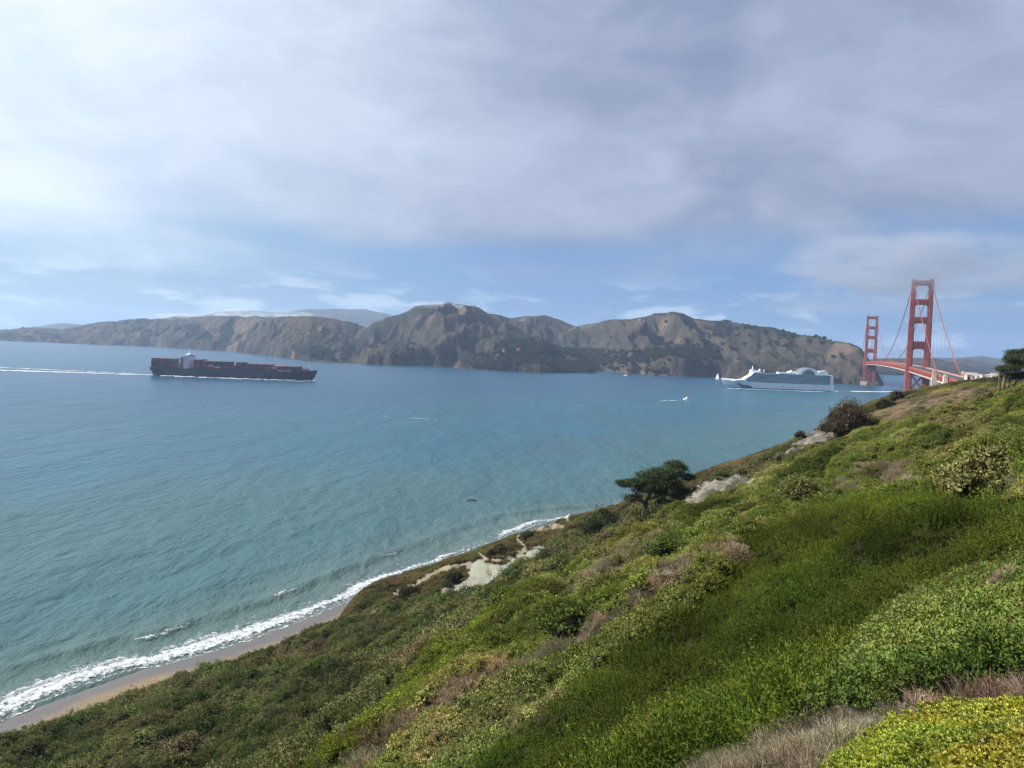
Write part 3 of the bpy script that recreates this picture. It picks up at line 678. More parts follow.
def scatter(spacing, x0, x1, y0, y1, jit=0.5):
    nx_ = int((x1 - x0) / spacing); ny_ = int((y1 - y0) / spacing)
    X, Y = np.meshgrid(x0 + spacing * (np.arange(nx_) + 0.5), y0 + spacing * (np.arange(ny_) + 0.5), indexing='ij')
    X = X + rng.uniform(-jit, jit, X.shape) * spacing; Y = Y + rng.uniform(-jit, jit, Y.shape) * spacing
    X = X.ravel(); Y = Y.ravel()
    u, v, d = project(np.stack([X, Y, np.full(X.shape, 60.0)], -1))
    k = (Y > 0.5) & (np.abs(np.arctan2(X, Y)) < R(44)); X = X[k]; Y = Y[k]
    Z, T, I = ground(X, Y); u, v, d = project(np.stack([X, Y, Z], -1))
    k = in_frame(u, v, d) & (I > 0.10) & (Z > 2.0)
    return X[k], Y[k], Z[k], u[k], v[k], d[k]
def zones(X, Y, u, v, d):
    ju = (fbm(X / 2.5 * 40 / (d + 5), Y / 2.5 * 40 / (d + 5), 3, 401) - 0.5) * 22; jv = (fbm(X / 2.5 * 40 / (d + 5), Y / 2.5 * 40 / (d + 5), 3, 403) - 0.5) * 18
    uu = u + ju; vv = v + jv
    z = np.full(u.shape, 5); near = d < interp(R1D, u)
    z[near] = 4
    z[near & (d < 75) & in_poly(uu, vv, Z_DARK)] = 3
    z[(d < 26) & in_poly(uu, vv, Z_COY)] = 2
    z[(d < 12) & in_poly(uu, vv, Z_DRY)] = 1
    z[(d < 7) & in_poly(uu, vv, Z_SUCC)] = 0
    z[(z == 5) & (d > 205)] = 6
    return z
def hue(tab, n, a, b=None):
    """blend of base colours along a 0..1 field"""
    tab = np.array(tab); k = np.clip(a, 0, 0.999) * (len(tab) - 1); i = k.astype(int); f = (k - i)[:, None]
    return tab[i] * (1 - f) + tab[i + 1] * f
def rots(n, tilt=0.25): return np.stack([rng.uniform(-tilt, tilt, n), rng.uniform(-tilt, tilt, n), rng.uniform(0, 6.28, n)], 1)
def scl3(s, flat=(0.75, 1.15)): return np.stack([s * rng.uniform(0.85, 1.15, len(s)), s * rng.uniform(0.85, 1.15, len(s)), s * rng.uniform(*flat, len(s))], 1)
def bare(X, Y, Z):
    _, _, _, a, b_, c, dr = masks(X, Y, Z); return a | b_ | c, dr
g = np.random.default_rng(77)
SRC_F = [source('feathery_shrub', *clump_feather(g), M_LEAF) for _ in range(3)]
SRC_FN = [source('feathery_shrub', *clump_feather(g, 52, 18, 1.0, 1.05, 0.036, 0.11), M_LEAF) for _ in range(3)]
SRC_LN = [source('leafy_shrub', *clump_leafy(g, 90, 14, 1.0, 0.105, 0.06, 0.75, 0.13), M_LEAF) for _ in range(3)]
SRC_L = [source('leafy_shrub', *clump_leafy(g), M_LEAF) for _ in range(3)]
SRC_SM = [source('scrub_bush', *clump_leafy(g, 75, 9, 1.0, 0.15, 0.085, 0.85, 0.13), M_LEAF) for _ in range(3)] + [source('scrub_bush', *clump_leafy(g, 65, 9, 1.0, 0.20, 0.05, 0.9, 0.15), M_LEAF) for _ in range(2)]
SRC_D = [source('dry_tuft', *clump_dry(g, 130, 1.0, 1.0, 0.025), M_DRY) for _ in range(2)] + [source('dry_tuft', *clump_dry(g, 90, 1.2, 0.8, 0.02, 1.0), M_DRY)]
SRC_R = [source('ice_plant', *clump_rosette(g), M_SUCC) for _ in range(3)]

def make_cover(name, src, spacing, box, want, size, tintf, tilt=0.25, keep=1.0, flat=(0.75, 1.15), sink=0.1):
    X, Y, Z, u, v, d = scatter(spacing, *box)
    zn = zones(X, Y, u, v, d); br, dr = bare(X, Y, Z)
    k = want(zn, u, v, d, X, Y, dr) & ~br & (rng.uniform(0, 1, len(X)) < keep)
    X, Y, Z, u, v, d = (q[k] for q in (X, Y, Z, u, v, d)); n = len(X)
    s = size(n, X, Y, d); mi = np.where(d > 95, mounds(X, Y, 6.5, 501)[1], np.where(d > 20, mounds(X, Y, 3.3, 511)[1], mounds(X, Y, 1.3, 521)[1])); tn = 1.12 * tintf(n, X, Y, u, v, d) * (0.66 + 0.68 * mi)[:, None] * (np.array([[1.0, 1.0, 1.0]]) + (((mi * 7.3) % 1) - 0.5)[:, None] * np.array([[0.30, 0.0, 0.25]])) * rng.uniform(0.82, 1.18, (n, 1)) * (1 + rng.normal(size=(n, 3)) * 0.05)
    cover(name, src, np.stack([X, Y, Z - s * sink], 1), rots(n, tilt), scl3(s, flat), np.clip(tn, 0, 1), rng.integers(0, len(src), n)); print(name, n)
def streak(u, v):
    r = np.zeros(u.shape, bool)
    for p, w_ in DRY_STREAK: r |= line_dist(u, v, p) < w_
    for x_, y_, r_ in DEAD_SPOTS: r |= np.hypot(u - x_, v - y_) < r_
    return r
def streak_n(u, v, X, Y): return streak(u + (fbm(X / 4, Y / 4, 3, 411) - 0.5) * 30, v + (fbm(X / 4, Y / 4, 3, 413) - 0.5) * 26)

# near: fleshy yellow-green carpet and the dead grass round it
make_cover('ice_plant_carpet', SRC_R, 0.042, (-1, 6, 1.5, 7), lambda z, u, v, d, X, Y, dr: (z == 0) & (fbm(X / 0.5, Y / 0.5, 3, 421) > 0.22), lambda n, X, Y, d: rng.uniform(0.045, 0.085, n) * (0.7 + 0.7 * fbm(X / 0.4, Y / 0.4, 2, 423)),
           lambda n, X, Y, u, v, d: hue([(0.10, 0.085, 0.025), (0.155, 0.19, 0.024), (0.19, 0.225, 0.027), (0.14, 0.19, 0.032)], n, fbm(X / 0.35, Y / 0.35, 3, 425) * 1.2 - 0.1), 0.3)
make_cover('dead_grass', SRC_D, 0.075, (-2, 9, 1.8, 12), lambda z, u, v, d, X, Y, dr: (z == 1) | ((z == 0) & (fbm(X / 0.5, Y / 0.5, 3, 421) < 0.24)), lambda n, X, Y, d: rng.uniform(0.05, 0.15, n) * (0.6 + 0.8 * fbm(X / 0.5, Y / 0.5, 2, 428)),
           lambda n, X, Y, u, v, d: hue([(0.050, 0.034, 0.028), (0.080, 0.060, 0.047), (0.15, 0.133, 0.115), (0.21, 0.195, 0.172), (0.11, 0.105, 0.05)], n, fbm(X / 0.5, Y / 0.5, 3, 427) * 1.3 - 0.15 + rng.uniform(-0.15, 0.15, n)), 0.4)
make_cover('dead_twigs', [SRC_D[2]], 0.30, (-2, 9, 1.8, 12), lambda z, u, v, d, X, Y, dr: ((z == 1) & (rng.uniform(0, 1, len(u)) < 0.6)) | ((z == 0) & (fbm(X / .8, Y / .8, 2, 429) > .62)), lambda n, X, Y, d: rng.uniform(0.09, 0.19, n),
           lambda n, X, Y, u, v, d: hue([(0.13, 0.112, 0.10), (0.23, 0.215, 0.195), (0.32, 0.30, 0.275)], n, rng.uniform(0, 1, n)), 0.6)
# dark feathery bank
dark_tint = lambda n, X, Y, u, v, d: hue([(0.026, 0.044, 0.008), (0.040, 0.064, 0.010), (0.064, 0.094, 0.014), (0.096, 0.130, 0.019)], n, fbm(X / 3.5, Y / 3.5, 3, 433) * 1.5 - 0.3 + sstep(d, 15, 45) * 0.15)
make_cover('dark_feathery_scrub', SRC_FN, 0.30, (-12, 30, 3, 30), lambda z, u, v, d, X, Y, dr: (z == 3) & (d < 28), lambda n, X, Y, d: rng.uniform(0.26, 0.50, n) * (0.75 + 0.5 * fbm(X / 2, Y / 2, 2, 431)), dark_tint, 0.3, sink=0.25)
make_cover('feathery_scrub', SRC_FN, 0.29, (-14, 50, 20, 76), lambda z, u, v, d, X, Y, dr: (z == 3) & (d >= 28), lambda n, X, Y, d: rng.uniform(0.32, 0.62, n) * (0.75 + 0.5 * fbm(X / 2, Y / 2, 2, 431)), dark_tint, 0.3, sink=0.25)
# coyote brush at the brow
make_cover('coyote_brush', SRC_LN, 0.16, (1, 22, 5, 26), lambda z, u, v, d, X, Y, dr: (z == 2), lambda n, X, Y, d: rng.uniform(0.16, 0.36, n) * (0.7 + 0.7 * fbm(X / 1.2, Y / 1.2, 2, 441)),
           lambda n, X, Y, u, v, d: hue([(0.058, 0.088, 0.020), (0.082, 0.122, 0.032), (0.108, 0.152, 0.044)], n, fbm(X / 1.3, Y / 1.3, 3, 443) * 1.3 - 0.15), 0.35)
# the upper slope: salal, bright fresh growth along the crest, dead patches
def tint_up(n, X, Y, u, v, d):
    a = fbm(X / 7, Y / 7, 3, 451); crest = sstep(interp(R1D, u) - d, 26, 4) * sstep(d, 130, 60)
    c = hue([(0.050, 0.070, 0.018), (0.085, 0.115, 0.026), (0.120, 0.150, 0.042), (0.165, 0.180, 0.078)], n, a * 1.5 - 0.25 + 0.15 * sstep(d, 50, 100) * sstep(u, 820, 950))
    fresh = np.array([0.135, 0.185, 0.026]); k = (np.clip(crest + 0.5 * (fbm(X / 5, Y / 5, 2, 453) - 0.5), 0, 1) * 0.75)[:, None]
    return c * (1 - k) + fresh * k
up_size = lambda n, X, Y, d: rng.uniform(0.32, 0.75, n) * (0.7 + 0.6 * fbm(X / 3, Y / 3, 2, 455)) * (0.75 + 0.35 * sstep(d, 25, 90))
make_cover('upper_slope_shrubs', SRC_LN + SRC_L[:1], 0.42, (-25, 135, 14, 232), lambda z, u, v, d, X, Y, dr: (z == 4) & ~dr & ~(streak_n(u, v, X, Y) & (rng.uniform(0, 1, len(u)) < 0.85)), up_size, tint_up, 0.35)
make_cover('dry_slope_grass', SRC_D, 0.34, (-25, 135, 12, 240), lambda z, u, v, d, X, Y, dr: ((z == 4) & (streak_n(u, v, X, Y) | dr | (rng.uniform(0, 1, len(u)) < 0.05))) | ((z == 6) & dr & (rng.uniform(0, 1, len(u)) < 0.5)), lambda n, X, Y, d: rng.uniform(0.25, 0.6, n) * (0.8 + 0.4 * sstep(d, 30, 100)),
           lambda n, X, Y, u, v, d: hue([(0.105, 0.095, 0.078), (0.17, 0.155, 0.13), (0.22, 0.195, 0.145), (0.145, 0.14, 0.07)], n, fbm(X / 3, Y / 3, 3, 461) * 1.4 - 0.2), 0.4)
# the lower slope: rounded bushes, olive, grey-green and dark
def tint_lo(n, X, Y, u, v, d):
    a = fbm(X / 9, Y / 9, 3, 471); c = hue([(0.040, 0.056, 0.022), (0.066, 0.086, 0.034), (0.092, 0.114, 0.050), (0.120, 0.130, 0.066), (0.115, 0.105, 0.070)], n, a * 1.5 - 0.25 + rng.uniform(-0.12, 0.12, n)); return c
lo_size = lambda n, X, Y, d: (0.55 + 0.5 * rng.uniform(0, 1, n) + 1.3 * rng.uniform(0, 1, n) ** 5) * (0.75 + 0.6 * fbm(X / 12, Y / 12, 2, 473))
make_cover('slope_brush', SRC_LN, 0.55, (-75, 30, 20, 112), lambda z, u, v, d, X, Y, dr: (z == 5) & (d < 110), lambda n, X, Y, d: lo_size(n, X, Y, d) * 0.75, tint_lo, 0.3, sink=0.05)
make_cover('lower_slope_scrub', SRC_SM, 0.80, (-115, 75, 95, 240), lambda z, u, v, d, X, Y, dr: (z == 5) & (d >= 108), lo_size, tint_lo, 0.3, sink=0.05)
make_cover('bluff_top_scrub', SRC_SM, 0.75, (-60, 190, 200, 330), lambda z, u, v, d, X, Y, dr: (z == 6) & ~dr, lambda n, X, Y, d: rng.uniform(0.35, 0.9, n) * (0.5 + 0.9 * fbm(X / 6, Y / 6, 2, 481)),
           lambda n, X, Y, u, v, d: hue([(0.065, 0.070, 0.028), (0.095, 0.100, 0.044), (0.125, 0.115, 0.060), (0.110, 0.090, 0.060)], n, fbm(X / 8, Y / 8, 3, 483) * 1.4 - 0.2), 0.3, sink=0.1)

WP, wn = headland_woods()
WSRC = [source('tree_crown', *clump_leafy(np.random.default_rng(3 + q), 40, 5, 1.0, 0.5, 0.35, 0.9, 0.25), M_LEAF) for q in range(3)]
cover('headland_woods', WSRC, WP, rots(wn, .2), scl3(rng.uniform(4.0, 8.5, wn)), hue([(0.022, 0.030, 0.016), (0.034, 0.044, 0.022), (0.046, 0.052, 0.026)], wn, rng.uniform(0, 1, wn)), rng.integers(0, 3, wn)); print('woods', wn)

# the larger rounded bushes one can tell apart on the slope: each a thing of its own
M_BUSH = leaf_mat('bush_leaves', 0.16, 0.05, False, True, rough=0.75)
def bush_layer(name, label, group, n, gap, zone_ok, size, cols, meshes, seed, box):
    X, Y, Z, u, v, d = scatter(gap, *box); zn = zones(X, Y, u, v, d); br, dr = bare(X, Y, Z)
    g = np.random.default_rng(seed); k = zone_ok(zn, u, v, d) & ~br & (u > -20) & (u < 1044) & (v < 790) & (g.uniform(0, 1, len(X)) < 0.62); i_ = np.nonzero(k)[0]; i_ = i_[np.argsort(d[i_])][:n * 2]; g.shuffle(i_); i_ = i_[:n]
    for i in i_:
        s = size * (0.55 + 0.75 * g.random() ** 1.6); o = bpy.data.objects.new(name, meshes[g.integers(0, len(meshes))]); COL.objects.link(o)
        o.location = (X[i], Y[i], Z[i] - s * 0.12); o.rotation_euler = (g.uniform(-.2, .2), g.uniform(-.2, .2), g.uniform(0, 6.28)); o.scale = (s * g.uniform(.9, 1.25), s * g.uniform(.9, 1.25), s * g.uniform(.75, 1.05))
        c = np.array(cols[g.integers(0, len(cols))]) * g.uniform(.85, 1.45); o.color = (*c, 1); tag(o, label, 'bush', group)
    print(name, len(i_))
gb = np.random.default_rng(5)
def bush_mesh(nm, *a):
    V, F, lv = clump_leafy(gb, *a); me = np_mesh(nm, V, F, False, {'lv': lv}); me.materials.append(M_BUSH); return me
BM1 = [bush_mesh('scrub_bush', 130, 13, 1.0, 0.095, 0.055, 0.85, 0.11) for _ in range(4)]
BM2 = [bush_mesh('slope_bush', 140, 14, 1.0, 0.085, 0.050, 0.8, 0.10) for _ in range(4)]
bush_layer('scrub_bush', 'rounded bush in the scrub of the lower slope above the beach', 'bushes on the lower slope', 170, 3.0, lambda z, u, v, d: (z == 5) & (d > 75), 2.3, [(0.040, 0.058, 0.024), (0.072, 0.094, 0.038), (0.095, 0.115, 0.052), (0.055, 0.080, 0.028), (0.110, 0.112, 0.066), (0.090, 0.080, 0.055)], BM1, 71, (-115, 75, 70, 240))
bush_layer('slope_bush', 'leafy bush among the green cover of the upper slope', 'bushes on the upper slope', 120, 2.6, lambda z, u, v, d: (z == 4) & (d > 32) & (d < 150), 1.35, [(0.060, 0.090, 0.022), (0.100, 0.130, 0.036), (0.130, 0.150, 0.055), (0.045, 0.070, 0.018), (0.150, 0.165, 0.075)], BM2, 73, (-25, 120, 30, 160))

# ------------------------------------------------------------------ trees and single shrubs
BARK = paint('grey_bark', (0.16, 0.13, 0.10), 0.95, 0.1, 0.25, 2.0)
WOOD = paint('dry_wood', (0.22, 0.19, 0.16), 0.95, 0.1, 0.25, 3.0)
def pad_leaves(g, c, rx, ry, rz, n, ll, lw, bias=(0, 0, 0.3)):
    d = g.normal(size=(n, 3)); d = unit(d); q = g.uniform(0.15, 1, (n, 1)) ** 0.45
    lump = 1 + 0.28 * np.sin(d[:, :1] * 6 + c[0] * 3) * np.cos(d[:, 1:2] * 5 + c[2])
    P = np.asarray(c) + d * q * lump * np.array([rx, ry, rz]) + g.normal(size=(n, 3)) * np.array([rx, ry, rz]) * 0.16
    A = unit(d * 0.7 + g.normal(size=(n, 3)) * 0.5 + np.array(bias)); s = np.clip(0.5 + 0.3 * np.sin(P[:, 0] * 2.1 + P[:, 1] * 1.7) + g.uniform(-0.35, 0.35, n), 0, 1)
    return leaves(P, A, ll * g.uniform(0.6, 1.4, n), lw * g.uniform(0.7, 1.3, n), s, g, 0.03, unit(d * np.array([0.5, 0.5, 1]) + np.array([0, 0, 0.4])))
CYP = leaf_mat('cypress_foliage', 0.15, 0.2, False, False, (0.036, 0.056, 0.022), 0.8)
def cypress(name, label, base, pads, limbs, ll, lw, dens, seed, group=None, fol=CYP):
    """pads: (dx, dz, dy, radius) in metres from the base; limbs: polylines with radii"""
    g = np.random.default_rng(seed); root = empty(name, base); tag(root, label, 'tree', group)
    parts = []
    for (dx, dz_, dy, r) in pads:
        for k in range(3):
            o = g.normal(size=3) * r * 0.33 * (k > 0)
            parts.append(pad_leaves(g, (dx + o[0], dy + o[1], dz_ + o[2] * 0.6), r * 1.02, r * 0.95, r * 0.40, int(dens * r * r) + 30, ll, lw, (0.15, 0, 0.25)))
    V, F, lv = join(parts); link('foliage', np_mesh('foliage', V, F, False, {'lv': lv}), fol, root)
    tr = MB(); tr.tube(limbs[0][0], limbs[0][1], 9); tr.build('trunk', BARK, root, True)
    for pts, rad in limbs[1:]: MB().tube(pts, rad, 6).build('limb', BARK, root, True)
    return root
# the leaning cypress on the bluff
b0, _ = hit(645, 524, 150); k = b0[1] / FPX
def px(u, v, dy=0.0, r=None):
    e = ((u - 645) * k, -(v - 522) * k, dy); return e if r is None else e + (r * k,)
pads = [px(618, 482, 0.2, 4), px(649, 478, -1, 9), px(660, 472, 2, 9), px(640, 486, -1, 8), px(624, 483, 0.5, 6), px(634, 480, -1, 8), px(644, 476, 1.5, 9), px(653, 471, 0, 9), px(663, 466, -1.5, 9), px(673, 463, 0.5, 9), px(680, 466, 1.5, 8), px(686, 473, 0, 6.5), px(668, 474, 2.5, 9), px(656, 480, -2, 9), px(644, 485, 2, 8), px(672, 482, -1, 8),
        px(628, 496, -1, 6), px(637, 497, 2, 5), px(683, 489, 1, 6), px(674, 492, -2, 7), px(662, 490, 2.5, 8), px(658, 504, -3, 9), px(668, 508, -4, 10), px(680, 507, -5, 9), px(692, 509, -5, 7), px(657, 514, -5, 10), px(670, 516, -6, 9), px(650, 512, -3, 7), px(632, 519, -2, 8), px(622, 523, -1, 7), px(646, 507, -4, 6), px(653, 517, -6, 8), px(640, 515, -5, 6), px(664, 500, -4, 8), px(676, 498, -3, 8), px(670, 466, -3, 7), px(660, 497, -2, 6)]
V3 = lambda u, v, dy: (lambda e: (e[0], dy, e[1]))(px(u, v))
cypress('cypress_tree', 'wind-bent cypress with layered dark crown beside the pale eroded cliff', tuple(b0), pads,
        [([V3(643, 530, 0), V3(644, 512, 0), V3(646, 498, .3), V3(652, 486, .5), V3(662, 474, 0)], [0.62, 0.48, 0.38, 0.26, 0.1]), ([V3(645, 504, 0), V3(638, 494, .4), V3(629, 486, .5)], [.3, .2, .07]), ([V3(646, 500, 0), V3(636, 497, -1), V3(627, 497, -1)], [.35, .2, .08]),
         ([V3(647, 497, .3), V3(660, 492, -.5), V3(676, 490, 0), V3(684, 489, 1)], [.28, .2, .13, .06]), ([V3(652, 487, .5), V3(664, 480, 1), V3(682, 471, 1)], [.35, .25, .1]), ([V3(650, 520, 0), V3(656, 508, -1), V3(660, 500, -2)], [.5, .35, .15])], 0.42, 0.13, 170, 11)
# the tree on the brow of the hill by the bridge
b1, _ = hit(1006, 391); k1 = b1[1] / FPX
def px1(u, v, dy=0.0, r=None):
    e = ((u - 1006) * k1, -(v - 389.5) * k1, dy); return e if r is None else e + (r * k1,)
V31 = lambda u, v, dy=0.0: (lambda e: (e[0], dy, e[1]))(px1(u, v))
pads1 = [px1(1008, 357, 0, 6.0), px1(1016, 352, 1, 6.9), px1(1024, 349, -1, 6.9), px1(1033, 351, 0, 7.7), px1(1003, 368, 1, 5.2), px1(1022, 356, -1, 7.7), px1(1047, 363, 1, 7.7), px1(1010, 367, -1, 6.9), px1(1019, 363, 1.5, 7.7), px1(1029, 363, -1.5, 7.7), px1(1039, 362, 1, 6.9), px1(1006, 375, 0, 5.2), px1(1015, 373, 1, 6.0), px1(1025, 373, -.5, 6.0), px1(1035, 372, 0, 6.9), px1(1045, 369, 0, 6.0), px1(1043, 355, -1, 5.2)]
cypress('hilltop_tree', 'dark spreading tree with several bare stems on the hill brow near the bridge', tuple(b1), pads1,
        [([V31(1003, 392), V31(1003, 382), V31(1004, 372), V31(1008, 362)], [.34, .28, .22, .1]), ([V31(1007, 392), V31(1010, 380, .4), V31(1016, 368, .5)], [.3, .22, .1]), ([V31(1009, 392), V31(1014, 381, -.3), V31(1024, 371, -.4)], [.3, .22, .1]), ([V31(1001.5, 392, .5), V31(1000.5, 380, .8), V31(1001, 370, .8)], [.22, .16, .08])], 0.34, 0.11, 300, 13)
# low dark cypresses crouching on the bluff below
def low_cypress(label, u, v, pl, seed):
    b, _ = hit(u, v, 150); kk = b[1] / FPX
    pads = [((a - u) * kk, -(q - v) * kk, dy, r * kk) for a, q, dy, r in pl]
    mx = [p for p in pads]
    cypress('cypress_shrub', label, tuple(b), pads, [([(0, 0, -0.5), (0.3, 0, 0.8), (0.9, 0, 2.0)], [.35, .25, .1])] + [([(0, 0, 0.3), (p[0] * .6, p[2] * .6, p[1] * .6), (p[0], p[2], p[1])], [.2, .14, .05]) for p in mx[:4]], 0.40, 0.13, 150, seed)
low_cypress('low wide cypress hugging the bluff between path and tall cypress', 606, 534, [(585, 527, 0, 8), (594, 522, 1, 9), (604, 519, -1, 9), (614, 520, 1, 9), (624, 522, 0, 9), (632, 527, -1, 8), (600, 529, 2, 9), (612, 530, -2, 9), (622, 532, 1, 8), (590, 533, -1, 7), (605, 511, 0, 4), (600, 512, 0, 3)], 17)
low_cypress('dark rounded cypress shrub at the end of the pale dirt flat', 555, 567, [(542, 560, 0, 7), (550, 556, 1, 8), (560, 553, -1, 8), (570, 551, 1, 7), (546, 567, -1, 7), (556, 563, 2, 8), (567, 560, -2, 8), (577, 549, 0, 6), (552, 572, 0, 6)], 19)

def shrub(name, label, base, rx, ry, rz, n, ll, lw, col, seed, cat='shrub', stems=7, group=None, transl=0.2, kind='leafy'):
    g = np.random.default_rng(seed); root = empty(name, tuple(base)); tag(root, label, cat, group)
    m = leaf_mat(name + '_leaves', transl, 0.06, False, False, col, 0.8)
    nb = 26; dd = dome_dirs(nb, g, -0.05); parts = []
    for i in range(nb):
        q = g.uniform(0.30, 0.48); c = dd[i] * np.array([rx, ry, rz]) * (1 - q) * g.uniform(0.75, 1.08); rm = (rx + rz) / 2 * q
        if kind == 'twig': parts.append(pad_leaves(g, c, rx * q, ry * q, rz * q * 1.1, n // nb, ll, lw)); continue
        v_, f_, a_ = clump_leafy(g, max(12, n // nb // 9), 9, 1.0, ll / rm, lw / rm, 1.0, 0.2); parts.append((v_ * np.array([rx, ry, rz]) * q + c, f_, a_))
    V, F, lv = join(parts); V[:, 2] = np.maximum(V[:, 2], -0.15 * rz); link('foliage', np_mesh('foliage', V, F, False, {'lv': lv}), m, root)
    for i in range(stems):
        d = dd[i % nb]; MB().tube([(0.1 * d[0], 0.1 * d[1], -0.3), (d[0] * rx * .35, d[1] * ry * .35, rz * .35), (d[0] * rx * .85, d[1] * ry * .85, max(0.3, d[2]) * rz * .85)], [rz * .05, rz * .035, rz * .012], 5).build('stem', WOOD, root, True)
    return root
def shrub_px(name, label, u, v, wpx, hpx, n, ll, lw, col, seed, d0=1.5, **kw):
    b, _ = hit(u, v, d0); kk = b[1] / FPX
    return shrub(name, label, b, wpx * kk / 2, wpx * kk / 2, hpx * kk, n, ll, lw, col, seed, **kw)
shrub_px('bare_shrub', 'large brown half-bare shrub on the skyline above the upper pale cliff', 847, 434, 56, 37, 16000, 0.42, 0.13, (0.072, 0.062, 0.046), 31, stems=9)
shrub_px('bare_shrub', 'small brown shrub standing alone at the edge of the upper pale cliff', 800, 439, 13, 9, 1500, 0.35, 0.08, (0.060, 0.045, 0.038), 32)
shrub_px('green_shrub', 'dark green shrub on the skyline left of the red bridge pier'.replace('left of', 'beside'), 886, 409, 26, 12, 3000, 0.35, 0.10, (0.040, 0.052, 0.024), 33)
shrub_px('grey_shrub', 'pale grey-green shrub at the hill edge below the bridge tower', 897, 402, 20, 13, 2600, 0.33, 0.09, (0.085, 0.085, 0.060), 34)
shrub_px('dead_shrub', 'dead grey shrub of bare twigs in the green slope', 735, 566, 40, 22, 9000, 0.16, 0.014, (0.26, 0.22, 0.19), 35, stems=12, kind='twig')
shrub_px('dead_shrub', 'grey twiggy dead shrub above the coyote brush at the picture edge'.replace(' at the picture edge', ''), 1012, 600, 44, 30, 9000, 0.10, 0.006, (0.24, 0.21, 0.18), 36, stems=12, kind='twig')
shrub_px('salal_shrub', 'broad pale-leaved shrub mound high on the slope below the hilltop tree', 985, 492, 90, 44, 30000, 0.15, 0.08, (0.150, 0.165, 0.075), 37)
shrub_px('salal_shrub', 'yellow-green shrub mound in the middle of the upper slope', 800, 496, 50, 22, 14000, 0.17, 0.09, (0.125, 0.140, 0.055), 38)
shrub_px('bluff_shrub', 'round dark shrub beside the trail to the cliff edge', 529, 541, 20, 11, 2200, 0.35, 0.13, (0.060, 0.070, 0.030), 39, d0=150)
shrub_px('bluff_shrub', 'dark shrub on the seaward side of the pale dirt flat', 456, 583, 24, 15, 2600, 0.35, 0.13, (0.052, 0.064, 0.030), 40, d0=150)
shrub_px('bluff_shrub', 'low olive shrub between two trails on the bluff', 500, 555, 34, 12, 2600, 0.35, 0.13, (0.080, 0.078, 0.038), 41, d0=150)
shrub_px('bluff_shrub', 'low shrub at the cliff edge above the surf', 408, 597, 30, 12, 2600, 0.35, 0.13, (0.060, 0.062, 0.034), 42, d0=150)

# bits on the bluff: a rock spire, driftwood, a walker, a rock awash
def rock(name, label, cat, base, rad, seed, mat, n=16, m=12, rough=0.35):
    mb = MB(); mb.ball((0, 0, 0), (1, 1, 1), n, m); V = np.array(mb.v)
    f = 0.75 + rough * 2 * (fbm(V[:, 0] * 2.3 + seed, V[:, 1] * 2.3 + V[:, 2] * 1.7, 4, seed) - 0.3); V = V * f[:, None] * np.array(rad); V[:, 2] += rad[2] * 0.75
    mb.v = [tuple(p) for p in V]; return tag(mb.build(name, mat, None, False, tuple(base)), label, cat)
PALE_ROCK = paint('pale_rock', (0.42, 0.36, 0.28), 0.9, 0.2, 0.25, 0.8); DARK_ROCK = paint('wet_dark_rock', (0.045, 0.042, 0.040), 0.5, 0.5, 0.25, 0.8)
p_, _ = hit(569, 523); rock('rock_spire', 'tall pale rock spire standing on the bluff edge', 'rock', (p_[0], p_[1], p_[2] - 0.3), (0.95, 0.95, 1.9), 3, PALE_ROCK)
p_, _ = hit(838, 428); rock('boulder', 'pale boulder beside the large brown shrub', 'rock', (p_[0] + 3.5, p_[1] - 1, p_[2] - 0.2), (1.3, 1.1, 0.8), 9, PALE_ROCK)
p_ = at_z(471, 501, 0.0); rock('sea_rock', 'dark flat rock awash in the green water off the bluff', 'rock', (p_[0], p_[1], -0.9), (3.6, 1.6, 1.2), 5, DARK_ROCK)
p_, _ = hit(545, 527); mb = MB(); mb.tube([(-1.6, 0, .15), (0, .2, .28), (1.7, -.1, .2)], [.16, .2, .12], 7); mb.tube([(.4, .1, .3), (.9, .5, .8)], [.09, .03], 5)
tag(mb.build('driftwood_log', WOOD, None, True, tuple(p_)), 'dark weathered log lying by the trail end', 'log')

